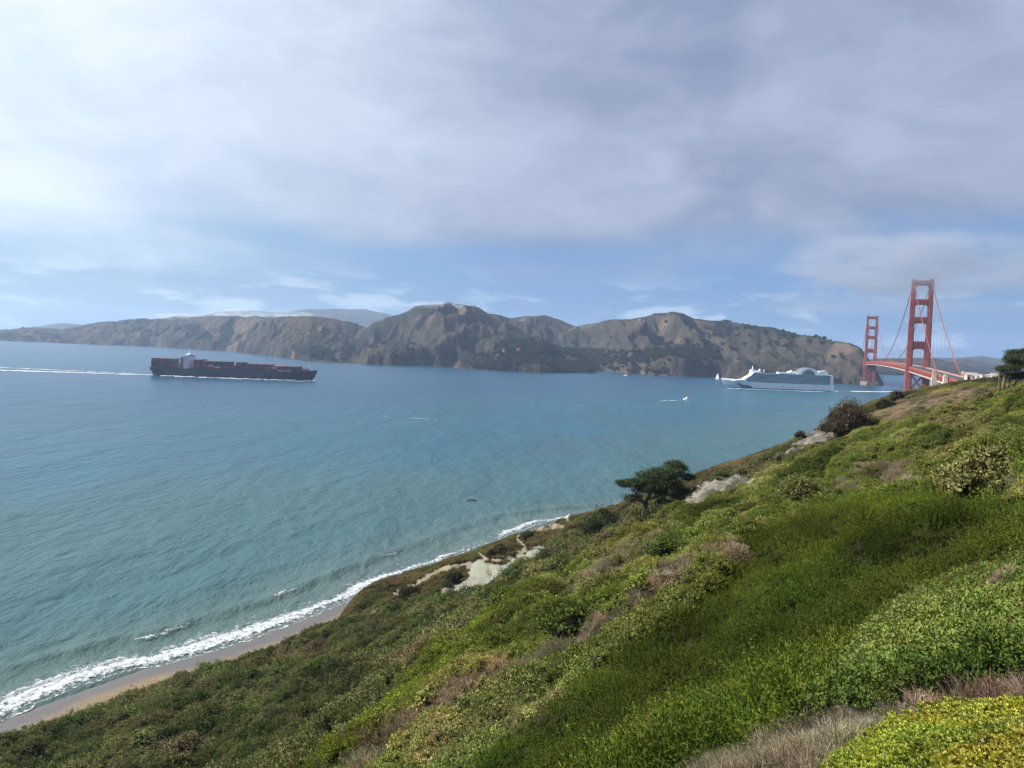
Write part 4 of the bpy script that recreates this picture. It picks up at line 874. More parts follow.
def person(label, base, rz, top, trousers, h=1.75):
    """one continuous skinned body, standing with the weight on one leg; clothes by height in the same surface"""
    J = {'pelvis': (0, 0, .96), 'waist': (0, 0, 1.10), 'chest': (0, -.01, 1.32), 'neck': (0, 0, 1.50), 'head': (0, -.02, 1.60), 'crown': (0, -.01, 1.74)}
    rad = {'pelvis': .145, 'waist': .125, 'chest': .15, 'neck': .055, 'head': .088, 'crown': .07}
    E_ = [('pelvis', 'waist'), ('waist', 'chest'), ('chest', 'neck'), ('neck', 'head'), ('head', 'crown')]
    for s, n in ((-1, 'a'), (1, 'b')):
        J.update({'sh' + n: (s * .18, 0, 1.42), 'el' + n: (s * .25, .03, 1.14), 'wr' + n: (s * .24, -.06, .90), 'ha' + n: (s * .235, -.09, .81), 'hip' + n: (s * .095, 0, .90), 'kn' + n: (s * .11, -.03, .50), 'an' + n: (s * .12, .02, .09), 'to' + n: (s * .14, -.15, .04)})
        rad.update({'sh' + n: .065, 'el' + n: .045, 'wr' + n: .033, 'ha' + n: .036, 'hip' + n: .095, 'kn' + n: .062, 'an' + n: .045, 'to' + n: .038})
        E_ += [('chest', 'sh' + n), ('sh' + n, 'el' + n), ('el' + n, 'wr' + n), ('wr' + n, 'ha' + n), ('pelvis', 'hip' + n), ('hip' + n, 'kn' + n), ('kn' + n, 'an' + n), ('an' + n, 'to' + n)]
    keys = list(J); me = bpy.data.meshes.new('person'); me.from_pydata([J[q] for q in keys], [(keys.index(a), keys.index(b)) for a, b in E_], [])
    o = link('person', me, None, None, tuple(base)); o.rotation_euler = (0, 0, rz); o.scale = (h / 1.8,) * 3
    md = o.modifiers.new('skin', 'SKIN'); sv = me.skin_vertices[0].data
    for i, q in enumerate(keys): sv[i].radius = (rad[q], rad[q]); sv[i].use_root = (q == 'pelvis')
    o.modifiers.new('sub', 'SUBSURF').levels = 2; o.modifiers['sub'].render_levels = 2
    m = bpy.data.materials.new('skin_and_clothes'); m.use_nodes = True; t = NT(m.node_tree); b = t.n['Principled BSDF']
    sp = t.new('ShaderNodeSeparateXYZ'); t.l.new(t.new('ShaderNodeTexCoord').outputs['Object'], sp.inputs[0]); z = sp.outputs[2]
    c = t.mix(t.math('GREATER_THAN', z, 0.97), trousers, top); c = t.mix(t.math('GREATER_THAN', z, 1.50), c, (0.45, 0.27, 0.19)); c = t.mix(t.math('GREATER_THAN', z, 1.66), c, (0.03, 0.02, 0.015)); c = t.mix(t.math('LESS_THAN', z, 0.08), c, (0.03, 0.03, 0.03))
    t.l.new(c, b.inputs['Base Color']); b.inputs['Roughness'].default_value = 0.85; me.materials.append(m)
    return tag(o, label, 'person')
p_, _ = hit(551.5, 528); person('person in a reddish top standing at the trail end on the bluff', tuple(p_), 2.6, (0.32, 0.10, 0.09), (0.20, 0.09, 0.085))
p_, _ = hit(557, 527.5); person('person in dark clothes standing behind the one in red', (p_[0] + .3, p_[1] + 1.5, p_[2]), 3.5, (0.05, 0.045, 0.06), (0.04, 0.04, 0.05), 1.7)

# ------------------------------------------------------------------ the suspension bridge
ORANGE = paint('orange_red_steel', (0.27, 0.062, 0.046), 0.55, 0.4, 0.14, 0.08); CONC = paint('pale_concrete', (0.42, 0.37, 0.30), 0.85, 0.3, 0.15, 0.06); ASPH = paint('bridge_asphalt', (0.06, 0.06, 0.062), 0.9, 0.2, 0.1, 0.2)
TS = np.array([711.0, 1352.0]); TN = np.array([1178.0, 2540.0]); AX = TN - TS; SPAN = float(np.hypot(*AX)); ANG = math.atan2(AX[1], AX[0])
bridge = empty('suspension_bridge', (TS[0], TS[1], 0), ANG)
tag(bridge, 'orange-red suspension bridge with two tall towers across the strait', 'bridge')
def deck_z(x):
    if x > 0: return 75 + 4.5 * 4 * (x / SPAN) * (1 - x / SPAN) if x < SPAN else 75 - (x - SPAN) * 0.012
    return 75 + x * 0.020 - max(0, -x - 640) * 0.02
HALF = 13.7
def tower(x0, base):
    t_ = MB(); t_.taper((x0, 0), (30, 56), -6, (x0, 0), (26, 50), base); tw = t_.build('tower', CONC, bridge)
    tag(tw)
    for s in (-1, 1):
        m = MB(); y = s * HALF
        for z0, z1, wy, wx in ((base, 75, 9.6, 12.5), (75, 118, 8.8, 11.0), (118, 157, 8.0, 9.8), (157, 192, 7.2, 8.8), (192, 226, 6.4, 7.8)):
            m.box((x0 - wx / 2, y - wy / 2, z0), (x0 + wx / 2, y + wy / 2, z1 - 0.02))
            m.box((x0 - wx / 2 - 0.5, y - wy * .3, z0 + 0.1), (x0 + wx / 2 + 0.5, y + wy * .3, z1 - 1.5))    # fluting
            m.box((x0 - wx * .28, y - wy / 2 - 0.5, z0 + 0.1), (x0 + wx * .28, y + wy / 2 + 0.5, z1 - 1.5))
        m.box((x0 - 4, y - 3, 226), (x0 + 4, y + 3, 229)); m.build('leg', ORANGE, tw)
    for zb, zt, hau in ((107, 120.5, 5.5), (152, 163, 4.5), (184.5, 194, 4), (218, 226.5, 3.5)):
        yi = HALF - 3.3; poly = [(-yi, zt), (-yi, zb - hau), (-yi + 1.2, zb - hau * .5), (-yi + hau * .7, zb - .6), (-yi + hau * 1.3, zb), (yi - hau * 1.3, zb), (yi - hau * .7, zb - .6), (yi - 1.2, zb - hau * .5), (yi, zb - hau), (yi, zt)]
        m = MB(); m.prism(poly, x0 - 4.4, x0 + 4.4, 0)
        for k in range(-3, 4): m.box((x0 - 5.0, k * 2.6 - .55, zb + 1.5), (x0 + 5.0, k * 2.6 + .55, zt - 1.5))
        m.build('crossbeam', ORANGE, tw)
    yi = HALF - 4.0
    for z0, z1 in ((base + 6, 34), (36, 62)):
        m = MB()
        for xx in (x0 - 5, x0 + 5):
            m.tube([(xx, -yi, z0), (xx, yi, z1)], 1.5, 4); m.tube([(xx, yi, z0), (xx, -yi, z1)], 1.5, 4)
        m.box((x0 - 6.2, -yi, z1 - 1.3), (x0 + 6.2, yi, z1 + 1.3)); m.build('brace', ORANGE, tw)
    return tw
tower(0.0, 12); tower(SPAN, 12)
xs = np.r_[np.arange(-760, 0, 12.0), np.linspace(0, SPAN, 110), np.arange(SPAN + 12, SPAN + 520, 12.0)]
road = MB(); walk = {-1: MB(), 1: MB()}; truss = MB(); chord = MB(); rail = {-1: MB(), 1: MB()}
for xa, xb in zip(xs[:-1], xs[1:]):
    za, zb = deck_z(xa), deck_z(xb)
    def slab(m, ya, yb, o0, o1):
        m.add([(xa, ya, za + o0), (xb, ya, zb + o0), (xb, yb, zb + o0), (xa, yb, za + o0), (xa, ya, za + o1), (xb, ya, zb + o1), (xb, yb, zb + o1), (xa, yb, za + o1)], [(3, 2, 1, 0), (4, 5, 6, 7), (0, 1, 5, 4), (1, 2, 6, 5), (2, 3, 7, 6), (3, 0, 4, 7)])
    slab(road, -9.4, 9.4, -0.5, 0.0)
    for s in (-1, 1):
        a, b_ = sorted((s * 9.42, s * 13.2)); slab(walk[s], a, b_, -0.7, 0.25)
        a, b_ = sorted((s * 13.25, s * 13.75)); slab(truss, a, b_, -1.6, 0.0); slab(rail[s], a, b_, 0.03, 1.4)
        a, b_ = sorted((s * 12.6, s * 14.1)); slab(chord, a, b_, -8.6, -7.4)
        y = s * 13.4; truss.tube([(xa, y, za - 1.5), ((xa + xb) / 2, y, (za + zb) / 2 - 7.4)], .5, 4, cap=False); truss.tube([((xa + xb) / 2, y, (za + zb) / 2 - 7.4), (xb, y, zb - 1.5)], .5, 4, cap=False)
    slab(chord, -12.5, 12.5, -8.3, -7.9)
road.build('roadway', ASPH, bridge); [q.build('walkway', CONC, bridge) for q in walk.values()]; truss.build('truss', ORANGE, bridge); chord.build('bottom_chord', paint('sunlit_chord_tone', (0.55, 0.42, 0.36), 0.7, 0.3, 0.1, 0.1), bridge); [q.build('railing', ORANGE, bridge) for q in rail.values()]  # bottom chord coloured pale to stand for sunlight on the steel
def cable_z(x):
    if 0 <= x <= SPAN: return (deck_z(SPAN / 2) + 4) + (226 - deck_z(SPAN / 2) - 4) * (2 * x / SPAN - 1) ** 2
    if x < 0: f = -x / 343.0; return 226 + (deck_z(-343) + 3 - 226) * f - 4 * 9 * f * (1 - f) if f <= 1 else deck_z(-343) + 3 - (f - 1) * 26
    f = (x - SPAN) / 343.0; return 226 + (deck_z(SPAN + 343) + 3 - 226) * f - 4 * 9 * f * (1 - f) if f <= 1 else deck_z(SPAN + 343) + 3 - (f - 1) * 26
for s in (-1, 1):
    MB().tube([(x, s * HALF, cable_z(x)) for x in np.r_[np.linspace(-520, 0, 40)[:-1], np.linspace(0, SPAN, 90), np.linspace(SPAN, SPAN + 420, 36)[1:]]], 0.62, 6).build('main_cable', ORANGE, bridge)
    for x in list(np.arange(30.5, SPAN - 20, 30.5)) + list(np.arange(-310, -20, 40.0)):
        MB().tube([(x, s * HALF, deck_z(x)), (x, s * HALF, cable_z(x))], 0.12, 4).build('suspender', ORANGE, bridge)
def pylon(x, ztop, w_):
    for s in (-1, 1):
        m = MB(); y = s * 17.2; m.taper((x, y), (w_ + 3, 7.5), 8, (x, y), (w_, 6), ztop - 10); m.taper((x, y), (w_ - 1.5, 5), ztop - 10.02, (x, y), (w_ - 2.2, 4.2), ztop - 2); m.box((x - w_ * .3, y - 1.6, ztop - 2.02), (x + w_ * .3, y + 1.6, ztop)); m.build('pylon', CONC, bridge)
pylon(-343, 75, 9); pylon(-440, 71, 12); pylon(SPAN + 343, 82, 10)
for s in (-1, 1):
    arc = [(-348 - 87 * f, s * 12, 14 + 46 * 4 * f * (1 - f)) for f in np.linspace(0, 1, 20)]
    m = MB(); m.tube(arc, 1.5, 5)
    for p in arc[2:-2:2]: m.tube([p, (p[0], p[1], deck_z(p[0]) - 8)], .45, 4)
    m.build('arch', ORANGE, bridge)
m = MB(); m.box((-560, -20, 10), (-470, 20, 46)); m.box((-540, -21.5, 46.02), (-505, -14.2, 52)); m.box((-540, 14.2, 46.02), (-505, 21.5, 52)); m.build('anchorage', CONC, bridge)
m = MB()
for k in range(16):
    x = 60 + k * (SPAN - 100) / 15
    for s in (-1, 1): m.tube([(x, s * 12.9, deck_z(x) + .2), (x, s * 12.9, deck_z(x) + 9), (x, s * 11.2, deck_z(x) + 9.6)], .22, 4)
m.build('lamp_standard', ORANGE, bridge)

# land under the southern approach and the buildings of the plaza
def approach_land():
    u = np.linspace(0, 1, 60); v = np.linspace(-1, 1, 40); X = np.zeros((60, 40)); Y = X.copy(); Z = X.copy()
    c_, s_ = math.cos(ANG), math.sin(ANG)
    for i, a in enumerate(u):
        for j, b_ in enumerate(v):
            lx = -400 - 260 * a; ly = -90 + b_ * 120
            X[i, j] = TS[0] + lx * c_ - ly * s_; Y[i, j] = TS[1] + lx * s_ + ly * c_
            f = sstep(a, 0, .25) * sstep(a, 1, .8) * (1 - abs(b_) ** 2.5); Z[i, j] = -4 + f * 42 + 4 * fbm(X[i, j] / 40, Y[i, j] / 40, 3, 801) * f
    c = np.tile(np.array([0.075, 0.080, 0.040]), (2400, 1)) * (0.6 + 0.8 * fbm(X.ravel() / 15, Y.ravel() / 15, 3, 803))[:, None]
    tag(link('approach_bluff', np_mesh('approach_bluff', np.stack([X, Y, Z], -1).reshape(-1, 3), grid_faces(60, 40), True, {'ground': c}), gm), kind='structure'); return X, Y, Z
approach_land()
CREAM = paint('cream_wall', (0.44, 0.38, 0.30), 0.8, 0.3, 0.08, 0.2); ROOF = paint('buff_roof', (0.40, 0.33, 0.26), 0.85, 0.2, 0.12, 0.3); GLASS = paint('dark_window', (0.03, 0.04, 0.05), 0.15, 0.6, 0.1, 0.3)
def house(label, u, v, d, wx, wy, h, rz, roofh, wallm=CREAM, roofm=ROOF, group=None, name='plaza_building'):
    p = at_d(u, v, d); root = empty(name, (p[0], p[1], p[2]), rz); tag(root, label, 'building', group)
    MB().box((-wx / 2, -wy / 2, -14), (wx / 2, wy / 2, h)).build('wall', wallm, root)
    MB().prism([(-wy / 2 - .4, h + .01), (wy / 2 + .4, h + .01), (wy * .1, h + roofh), (-wy * .1, h + roofh)], -wx / 2 - .4, wx / 2 + .4, 0).build('roof', roofm, root)
    n = max(2, int(wx / 4))
    for i in range(n):
        x = -wx / 2 + (i + .5) * wx / n; MB().box((x - .8, -wy / 2 - .06, h * .35), (x + .8, -wy / 2 + .02, h * .75)).build('window', GLASS, root)
for i, (lb, u, v, d, wx, wy, h, rz, rh) in enumerate([
        ('long low cream building just behind the hill crest beside the bridge approach', 978, 389.5, 640, 9, 6, 4.0, .3, 1.2), ('cream building with tall narrow end standing behind the bridge pylons', 967, 384, 720, 3.6, 3.6, 8.5, .2, 1.0),
        ('small square cream building with high roof near the hilltop tree', 984, 389.5, 560, 3.6, 3.6, 6.2, .5, 1.8), ('flat-roofed grey-white building between the hilltop tree and cream houses', 992, 390.5, 520, 8, 6, 3.2, .1, .6)]):
    house(lb, u, v, d, wx, wy, h, rz, rh)
# the far waterfront town seen past the hill brow
PW = [paint('far_house_white', (0.60, 0.58, 0.56), 0.8, 0.2, 0.05), paint('far_house_grey', (0.42, 0.42, 0.44), 0.8, 0.2, 0.05), paint('far_house_tan', (0.45, 0.36, 0.29), 0.8, 0.2, 0.05)]
u_ = np.linspace(0, 1, 50); sx = np.linspace(955, 1110, 50)
LX = np.stack([at_d(q, 384, 4300)[:1].repeat(8) * np.linspace(0.93, 1.0, 8) for q in sx]); LY = np.tile(4300 * np.linspace(.93, 1., 8), (50, 1)); LZ = np.tile(np.array([-3, 3, 6, 8, 10, 12, 12, -3.]), (50, 1))
tag(link('town_shore', np_mesh('town_shore', np.stack([LX, LY, LZ], -1).reshape(-1, 3), grid_faces(50, 8)[:, ::-1], True, {'ground': np.tile([0.10, 0.095, 0.07], (400, 1))}), gm), kind='structure')
hm_ = [MB().box((-11, -8, -4), (11, 8, 9)).prism([(-9, 9.01), (9, 9.01), (0, 14)], -11.6, 11.6, 0, 1).mesh('town_house') for _ in range(3)]
for k_, q in enumerate(hm_): q.materials.append(PW[k_]); q.materials.append(ROOF)
g = np.random.default_rng(9)
for i in range(90):
    f = g.uniform(0, 1); uu = 962 + 110 * g.uniform(0, 1); dd_ = 4300 * (.935 + .06 * f); x = (at_d(uu, 380, dd_))[0]
    o = bpy.data.objects.new('town_house', hm_[i % 3]); COL.objects.link(o); o.location = (x, dd_, 3 + 8 * f); o.rotation_euler = (0, 0, g.uniform(-.5, .5)); sc_ = g.uniform(.7, 1.9); o.scale = (sc_, 1, g.uniform(.8, 1.9))
    tag(o, 'tiny ' + ('white', 'grey', 'tan')[i % 3] + ' house of the far town on the shore past the hill brow', 'house', 'houses of the far waterfront town')

# ------------------------------------------------------------------ ships and boats
def loft(stations, mi_fn=None):
    """hull from stations: (x, [(y, z), ...]) for the port half, keel to deck; mirrored and decked"""
    mb = MB(); n = len(stations[0][1]); V = []
    for x, pr in stations: V += [(x + (p[2] if len(p) > 2 else 0), p[0], p[1]) for p in pr] + [(x + (p[2] if len(p) > 2 else 0), -p[0], p[1]) for p in pr[::-1]]
    F = []; mi = []; w_ = 2 * n
    for i in range(len(stations) - 1):
        for j in range(w_ - 1):
            F.append((i * w_ + j, i * w_ + j + 1, (i + 1) * w_ + j + 1, (i + 1) * w_ + j)); mi.append(0 if mi_fn is None else mi_fn(j if j < n - 1 else (n - 1 if j == n - 1 else w_ - 2 - j), n))
    F.append(tuple(range(w_))); mi.append(0); F.append(tuple((len(stations) - 1) * w_ + k for k in range(w_ - 1, -1, -1))); mi.append(0)
    mb.v = V; mb.f = F; mb.mi = mi; return mb
NAVY = paint('dark_navy_hull', (0.032, 0.040, 0.068), 0.5, 0.4, 0.15, 0.05); REDL = paint('red_boot_top', (0.16, 0.035, 0.030), 0.6, 0.3, 0.15, 0.1); DECKG = paint('deck_grey', (0.10, 0.09, 0.085), 0.8, 0.2, 0.1, 0.1); WHITE = paint('ship_white', (0.86, 0.87, 0.88), 0.4, 0.5, 0.04, 0.1)
pA, pB = at_z(153.5, 375.2, 0.0), at_z(317.5, 380.6, 0.0); LEN = float(np.hypot(*(pB - pA)[:2])); mid = (pA + pB) / 2
ship = empty('container_ship', (mid[0], mid[1], 0), math.atan2(pB[1] - pA[1], pB[0] - pA[0])); tag(ship, 'long dark-hulled container ship under way in the strait', 'ship')
H2 = LEN / 2; B = 24.0; DK = 17.5
st = []
for f in np.r_[0, .01, .04, .1, .2, .5, .75, .84, .90, .95, .98, 1.0]:
    wl = B * (min(1, (f / .12) ** .4 * .9 + .1) if f < .12 else 1) * (1 if f < .76 else max(0.02, 1 - ((f - .76) / .235) ** 1.6))
    dk = B * (1 if f < .86 else max(0.05, 1 - ((f - .86) / .145) ** 2.2)); sh = DK + 4.5 * max(0, (f - .88) / .12) ** 1.3
    rake = 9.0 * max(0, (f - .8) / .2) ** 2; x = -H2 + LEN * (f * .972)
    st.append((x, [(wl * .5, -5, 0), (wl, 0.0, 0), (wl, 2.2, 0), (wl * .55 + dk * .45, 9, rake * .5), (dk, sh, rake)]))
loft(st, lambda j, n: 1 if j == 1 else (2 if j == n - 1 else 0)).build('hull', [NAVY, REDL, DECKG], ship)
hx = -H2 + LEN * ((189 - 153.5) / 164)
m = MB(); m.box((hx - 5, -20, DK), (hx + 5, 20, DK + 24)); m.box((hx - 5, -24, DK + 24.02), (hx + 5, 24, DK + 27.5)); m.box((hx - 3.5, -8, DK + 27.52), (hx + 3.5, 8, DK + 30)); m.build('deckhouse', WHITE, ship)
for k in range(7): MB().box((hx - 4.6, -20.15, DK + 2.2 + k * 3.1), (hx + 4.6, -20.02, DK + 3.4 + k * 3.1)).build('window_band', GLASS, ship)
MB().box((hx + 5.02, -23, DK + 25), (hx + 5.2, 23, DK + 26.6)).build('bridge_window', GLASS, ship)
m = MB(); m.tube([(hx - 1, 0, DK + 30), (hx - 1, 0, DK + 39)], [.8, .4], 6); m.box((hx - 1.3, -4, DK + 34), (hx - .7, 4, DK + 34.6)); m.build('radar_mast', WHITE, ship)
m = MB(); m.box((hx - 16, -7, DK), (hx - 9, 7, DK + 22)); m.build('funnel', paint('funnel_dark_red', (0.10, 0.04, 0.04), 0.5, 0.4, 0.1, 0.1), ship)
m = MB(); m.tube([(H2 - 17, 0, DK + 3), (H2 - 17, 0, DK + 18)], [.7, .35], 6); m.box((H2 - 17.4, -2, DK + 12), (H2 - 16.6, 2, DK + 12.6)); m.build('foremast', WHITE, ship)
CC = {'rust red': (0.25, 0.065, 0.052), 'dark maroon': (0.115, 0.035, 0.038), 'slate blue': (0.055, 0.075, 0.13), 'dark grey': (0.060, 0.062, 0.072), 'pale grey': (0.42, 0.42, 0.44), 'orange brown': (0.26, 0.10, 0.05)}
cmat = {k_: paint('container_' + k_.replace(' ', '_'), v_, 0.65, 0.3, 0.12, 0.15) for k_, v_ in CC.items()}
def cbox(m, x, y, z, mi=0):
    m.box((x - 6.05, y - 1.22, z), (x + 6.05, y + 1.22, z + 2.55), mi)
    for q in np.linspace(-5.4, 5.4, 10): m.box((x + q - .25, y - 1.30, z + .25), (x + q + .25, y - 1.215, z + 2.3), mi)    # corrugation
cmesh = {}
for k_ in CC:
    mm = MB(); cbox(mm, 0, 0, 0); me = mm.mesh('shipping_container'); me.materials.append(cmat[k_]); cmesh[k_] = me
g = np.random.default_rng(21); inner = MB(); lash = MB(); names = list(CC); ca, sa = math.cos(ship.rotation_euler.z), math.sin(ship.rotation_euler.z)
def tiers(x):
    u = 153.5 + 164 * (x + H2) / LEN
    return 7 if u < 182 else (8 if 193 < u < 199 else (7 if u < 206 else (6 if u < 228 else (3 if u < 236 else (6 if u < 247 else (5 if u < 273 else (4 if u < 299 else (2 if u < 306 else 0))))))))
x = -H2 + 10
while x < H2 - 20:
    if abs(x - hx) < 13 or abs(x - (hx - 15)) < 12: x += 14.2; continue
    nt_ = tiers(x); fr = (x + H2) / LEN; bw = B * (1 if fr < .84 else max(.25, 1 - ((fr - .84) / .16) ** 2)) - 1.6
    nr = int(2 * bw / 2.55); base_z = DK + 0.4
    pal = g.choice(len(names), 3, p=[.34, .20, .16, .20, .05, .05])
    for r in range(nr):
        y = -bw + 1.25 + r * 2.55
        for z_ in range(max(0, nt_ - (g.random() < .22))):
            col = int(pal[g.integers(0, 3)]) if g.random() < .72 else int(g.choice(len(names), p=[.30, .18, .16, .20, .11, .05]))
            if r == 0:
                o = bpy.data.objects.new('shipping_container', cmesh[names[col]]); COL.objects.link(o)
                o.location = (mid[0] + x * ca - y * sa, mid[1] + x * sa + y * ca, base_z + z_ * 2.62); o.rotation_euler = (0, 0, ship.rotation_euler.z)
                tag(o, names[col] + ' container in the near side stacks on the container ship deck', 'container', 'containers stacked along the ship side')
            else: inner.box((x - 6.05, y - 1.22, base_z + z_ * 2.62), (x + 6.05, y + 1.22, base_z + z_ * 2.62 + 2.55), col)
    lash.box((x + 6.4, -bw, DK + .1), (x + 7.3, -bw + 1.0, DK + 9)); lash.box((x + 6.4, bw - 1.0, DK + .1), (x + 7.3, bw, DK + 9)); lash.box((x + 6.5, -bw + 1, DK + 8), (x + 7.2, bw - 1, DK + 8.8))
    x += 14.2
o = inner.build('stacked_containers', [cmat[q] for q in names], None, False, tuple(ship.location)); o.rotation_euler = ship.rotation_euler; tag(o, kind='stuff')
lash.build('lashing_bridge', DECKG, ship)

# the white cruise ship
pA, pB = at_z(720.5, 386.8, 0.0), at_z(831, 391.0, 0.0); LEN = float(np.hypot(*(pA - pB)[:2])); mid = (pA + pB) / 2; H2 = LEN / 2
cs = empty('cruise_ship', (mid[0], mid[1], 0), math.atan2(pA[1] - pB[1], pA[0] - pB[0])); tag(cs, 'white cruise ship with rows of balconies passing below the headland', 'ship')
B = 18.0; st = []
for f in np.r_[0, .01, .05, .15, .5, .72, .82, .90, .95, .98, 1.0]:
    wl = B * (.9 if f < .02 else 1) * (1 if f < .7 else max(.02, 1 - ((f - .7) / .28) ** 1.7)); dk = B * (1 if f < .8 else max(.05, 1 - ((f - .8) / .205) ** 2.0)); sh = 16 + 4 * max(0, (f - .78) / .22) ** 1.2
    rake = 16 * max(0, (f - .75) / .25) ** 2; x_ = -H2 + (LEN - 16) * f
    st.append((x_, [(wl * .6, -5, 0), (wl, 0, 0), (wl, 1.2, 0), (wl * .5 + dk * .5, 8, rake * .5), (dk, sh, rake)]))
loft(st, lambda j, n: 1 if j == 1 else 0).build('hull', [WHITE, NAVY], cs)
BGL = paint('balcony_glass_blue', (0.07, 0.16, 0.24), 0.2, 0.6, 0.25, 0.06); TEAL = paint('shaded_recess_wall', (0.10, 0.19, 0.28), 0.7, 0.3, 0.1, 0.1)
prof = [(-H2 + 4, 16), (H2 - 62, 16), (H2 - 64, 26), (H2 - 74, 33), (H2 - 82, 40), (-H2 + 6, 40)]
MB().prism(prof, -B + 1.6, B - 1.6, 1).build('superstructure', TEAL, cs)
for k in range(8):                       # deck edges, one white slab each
    z = 18 + k * 3.05; x1 = H2 - 62.5 - (0 if z < 26 else (z - 26) * 1.4)
    MB().box((-H2 + 5, -B - .1, z), (x1, B + .1, z + .55)).build('deck', WHITE, cs)
for k in range(2, 7):
    z = 18.6 + k * 3.05; x1 = H2 - 64 - (0 if z < 26 else (z - 26) * 1.4); m = MB(); m.box((-H2 + 6, -B + .02, z), (x1, -B + .1, z + 1.35)); m.box((-H2 + 6, B - .1, z), (x1, B - .02, z + 1.35))
    for q in np.arange(-H2 + 8, x1 - 2, 3.4): m.box((q, -B + .12, z), (q + .22, -B + 1.7, z + 2.4))
    m.build('balcony', BGL, cs)
m = MB(); m.prism([(H2 - 62, 16.1), (H2 - 30, 17.5), (H2 - 32, 19.5), (H2 - 56, 22), (H2 - 60, 26), (H2 - 72, 33), (H2 - 80, 42.5), (H2 - 100, 43.5), (H2 - 100, 40.1), (H2 - 82.2, 40.1), (H2 - 74.2, 33.1), (H2 - 64.2, 26.1)], -B * .98, B * .98, 1); m.build('bow_terrace', WHITE, cs)
fd = MB(); fd.add([(H2 - 34, -14, 17), (H2 - 34, 14, 17), (H2 - 34, 14, 21.5), (H2 - 34, -14, 21.5), (H2 - 2.5, -.9, 18.5), (H2 - 2.5, .9, 18.5), (H2 - 1.5, .9, 23.5), (H2 - 1.5, -.9, 23.5)], [(0, 1, 2, 3), (7, 6, 5, 4), (0, 4, 5, 1), (1, 5, 6, 2), (2, 6, 7, 3), (3, 7, 4, 0)]); fd.build('foredeck', WHITE, cs)
MB().box((H2 - 83, -B - 1.5, 36.5), (H2 - 78.5, B + 1.5, 38.2)).build('bridge_window', GLASS, cs)
m = MB(); m.tube([(H2 - 80, 0, 43), (H2 - 80, 0, 58)], [1.8, .8], 6); m.box((H2 - 84, -5, 48), (H2 - 76, 5, 49.2)); m.box((H2 - 96, -9, 43.2), (H2 - 74, 9, 46)); m.build('mast', WHITE, cs)
m = MB(); m.box((-H2 + 2, -B - .2, 4), (-H2 + 9, B + .2, 40.5)); m.build('stern_wall', WHITE, cs)
m = MB(); m.box((-52, -12, 40.6), (-3, 12, 44)); m.box((-44, -10, 44.02), (-30, 10, 47)); m.build('top_deckhouse', WHITE, cs)
for x_, r_ in ((43, 3.0), (-37, 3.0), (-116, 3.4), (32, 1.6)):
    m = MB(); m.tube([(x_, 0, 40.6), (x_, 0, 46)], 1.0, 6); m.ball((x_, 0, 47.5), r_, 12, 8); m.build('radar_dome', WHITE, cs, True)
a0, a1 = -102.0, -54.0; aout = [(a0 - 6 + (a1 - a0 + 12) * f, 40.6 + 17.5 * math.sin(math.pi * f) ** .75) for f in np.linspace(0, 1, 20)]; ain = [(a0 + 6 + (a1 - a0 - 12) * f, 40.6 + 12.5 * math.sin(math.pi * f) ** .75) for f in np.linspace(0, 1, 20)]
m = MB()
for s in (-1, 1):
    for i in range(19): m.prism([aout[i], aout[i + 1], ain[i + 1], ain[i]], s * 13, s * 15, 1)
m.build('funnel_arch', WHITE, cs); MB().prism(ain, -12.9, 12.9, 1).build('pool_dome', paint('green_grey_glass', (0.10, 0.15, 0.15), 0.2, 0.6, 0.2, 0.2), cs)
m = MB(); m.prism([(-132, 40.6), (-104, 40.6), (-106, 50), (-124, 52)], -9, 9, 1); m.build('funnel', WHITE, cs)
LB = paint('lifeboat_orange', (0.55, 0.20, 0.08), 0.5, 0.4, 0.1, 0.3)
for k in range(11):
    x_ = -H2 + 26 + k * 19.5
    m = MB(); m.ball((x_, -B - .6, 21.3), (5.4, 1.5, 1.3), 10, 6); lb = m.build('lifeboat', WHITE, cs, True); m = MB(); m.box((x_ - 4, -B - 1.7, 22.0), (x_ + 4, -B + .3, 23.1)); m.build('canopy', LB, lb)
for s in (-1, 1):                        # the dark blue wave emblem on the bow
    m = MB(); yb = lambda x: B * (1 if x < -H2 + (LEN - 16) * .7 else max(.02, 1 - ((((x + H2) / (LEN - 16)) - .7) / .28) ** 1.7)) * .5 + 9 * (1 if x < H2 - 60 else max(.05, 1 - (((x + H2) / (LEN - 16) - .8) / .205) ** 2))
    for (xa, za), (xb, zb) in [((H2 - 60, 4.0), (H2 - 50, 6.5)), ((H2 - 50, 6.5), (H2 - 42, 10.5)), ((H2 - 42, 10.5), (H2 - 34, 12.5)), ((H2 - 34, 12.5), (H2 - 26, 11.5)), ((H2 - 76, 3.0), (H2 - 60, 5.5))]:
        wa = 2.6; ya, y2 = s * (yb(xa) + 1.9), s * (yb(xb) + 1.9)
        m.add([(xa, ya, za - wa), (xb, y2, zb - wa), (xb, y2, zb + wa), (xa, ya, za + wa), (xa, ya - s * 1.2, za - wa), (xb, y2 - s * 1.2, zb - wa), (xb, y2 - s * 1.2, zb + wa), (xa, ya - s * 1.2, za + wa)], [(0, 1, 2, 3), (7, 6, 5, 4), (0, 4, 5, 1), (1, 5, 6, 2), (2, 6, 7, 3), (3, 7, 4, 0)])
    m.build('bow_emblem', paint('emblem_blue', (0.02, 0.06, 0.16), 0.4, 0.4, 0.05), cs)

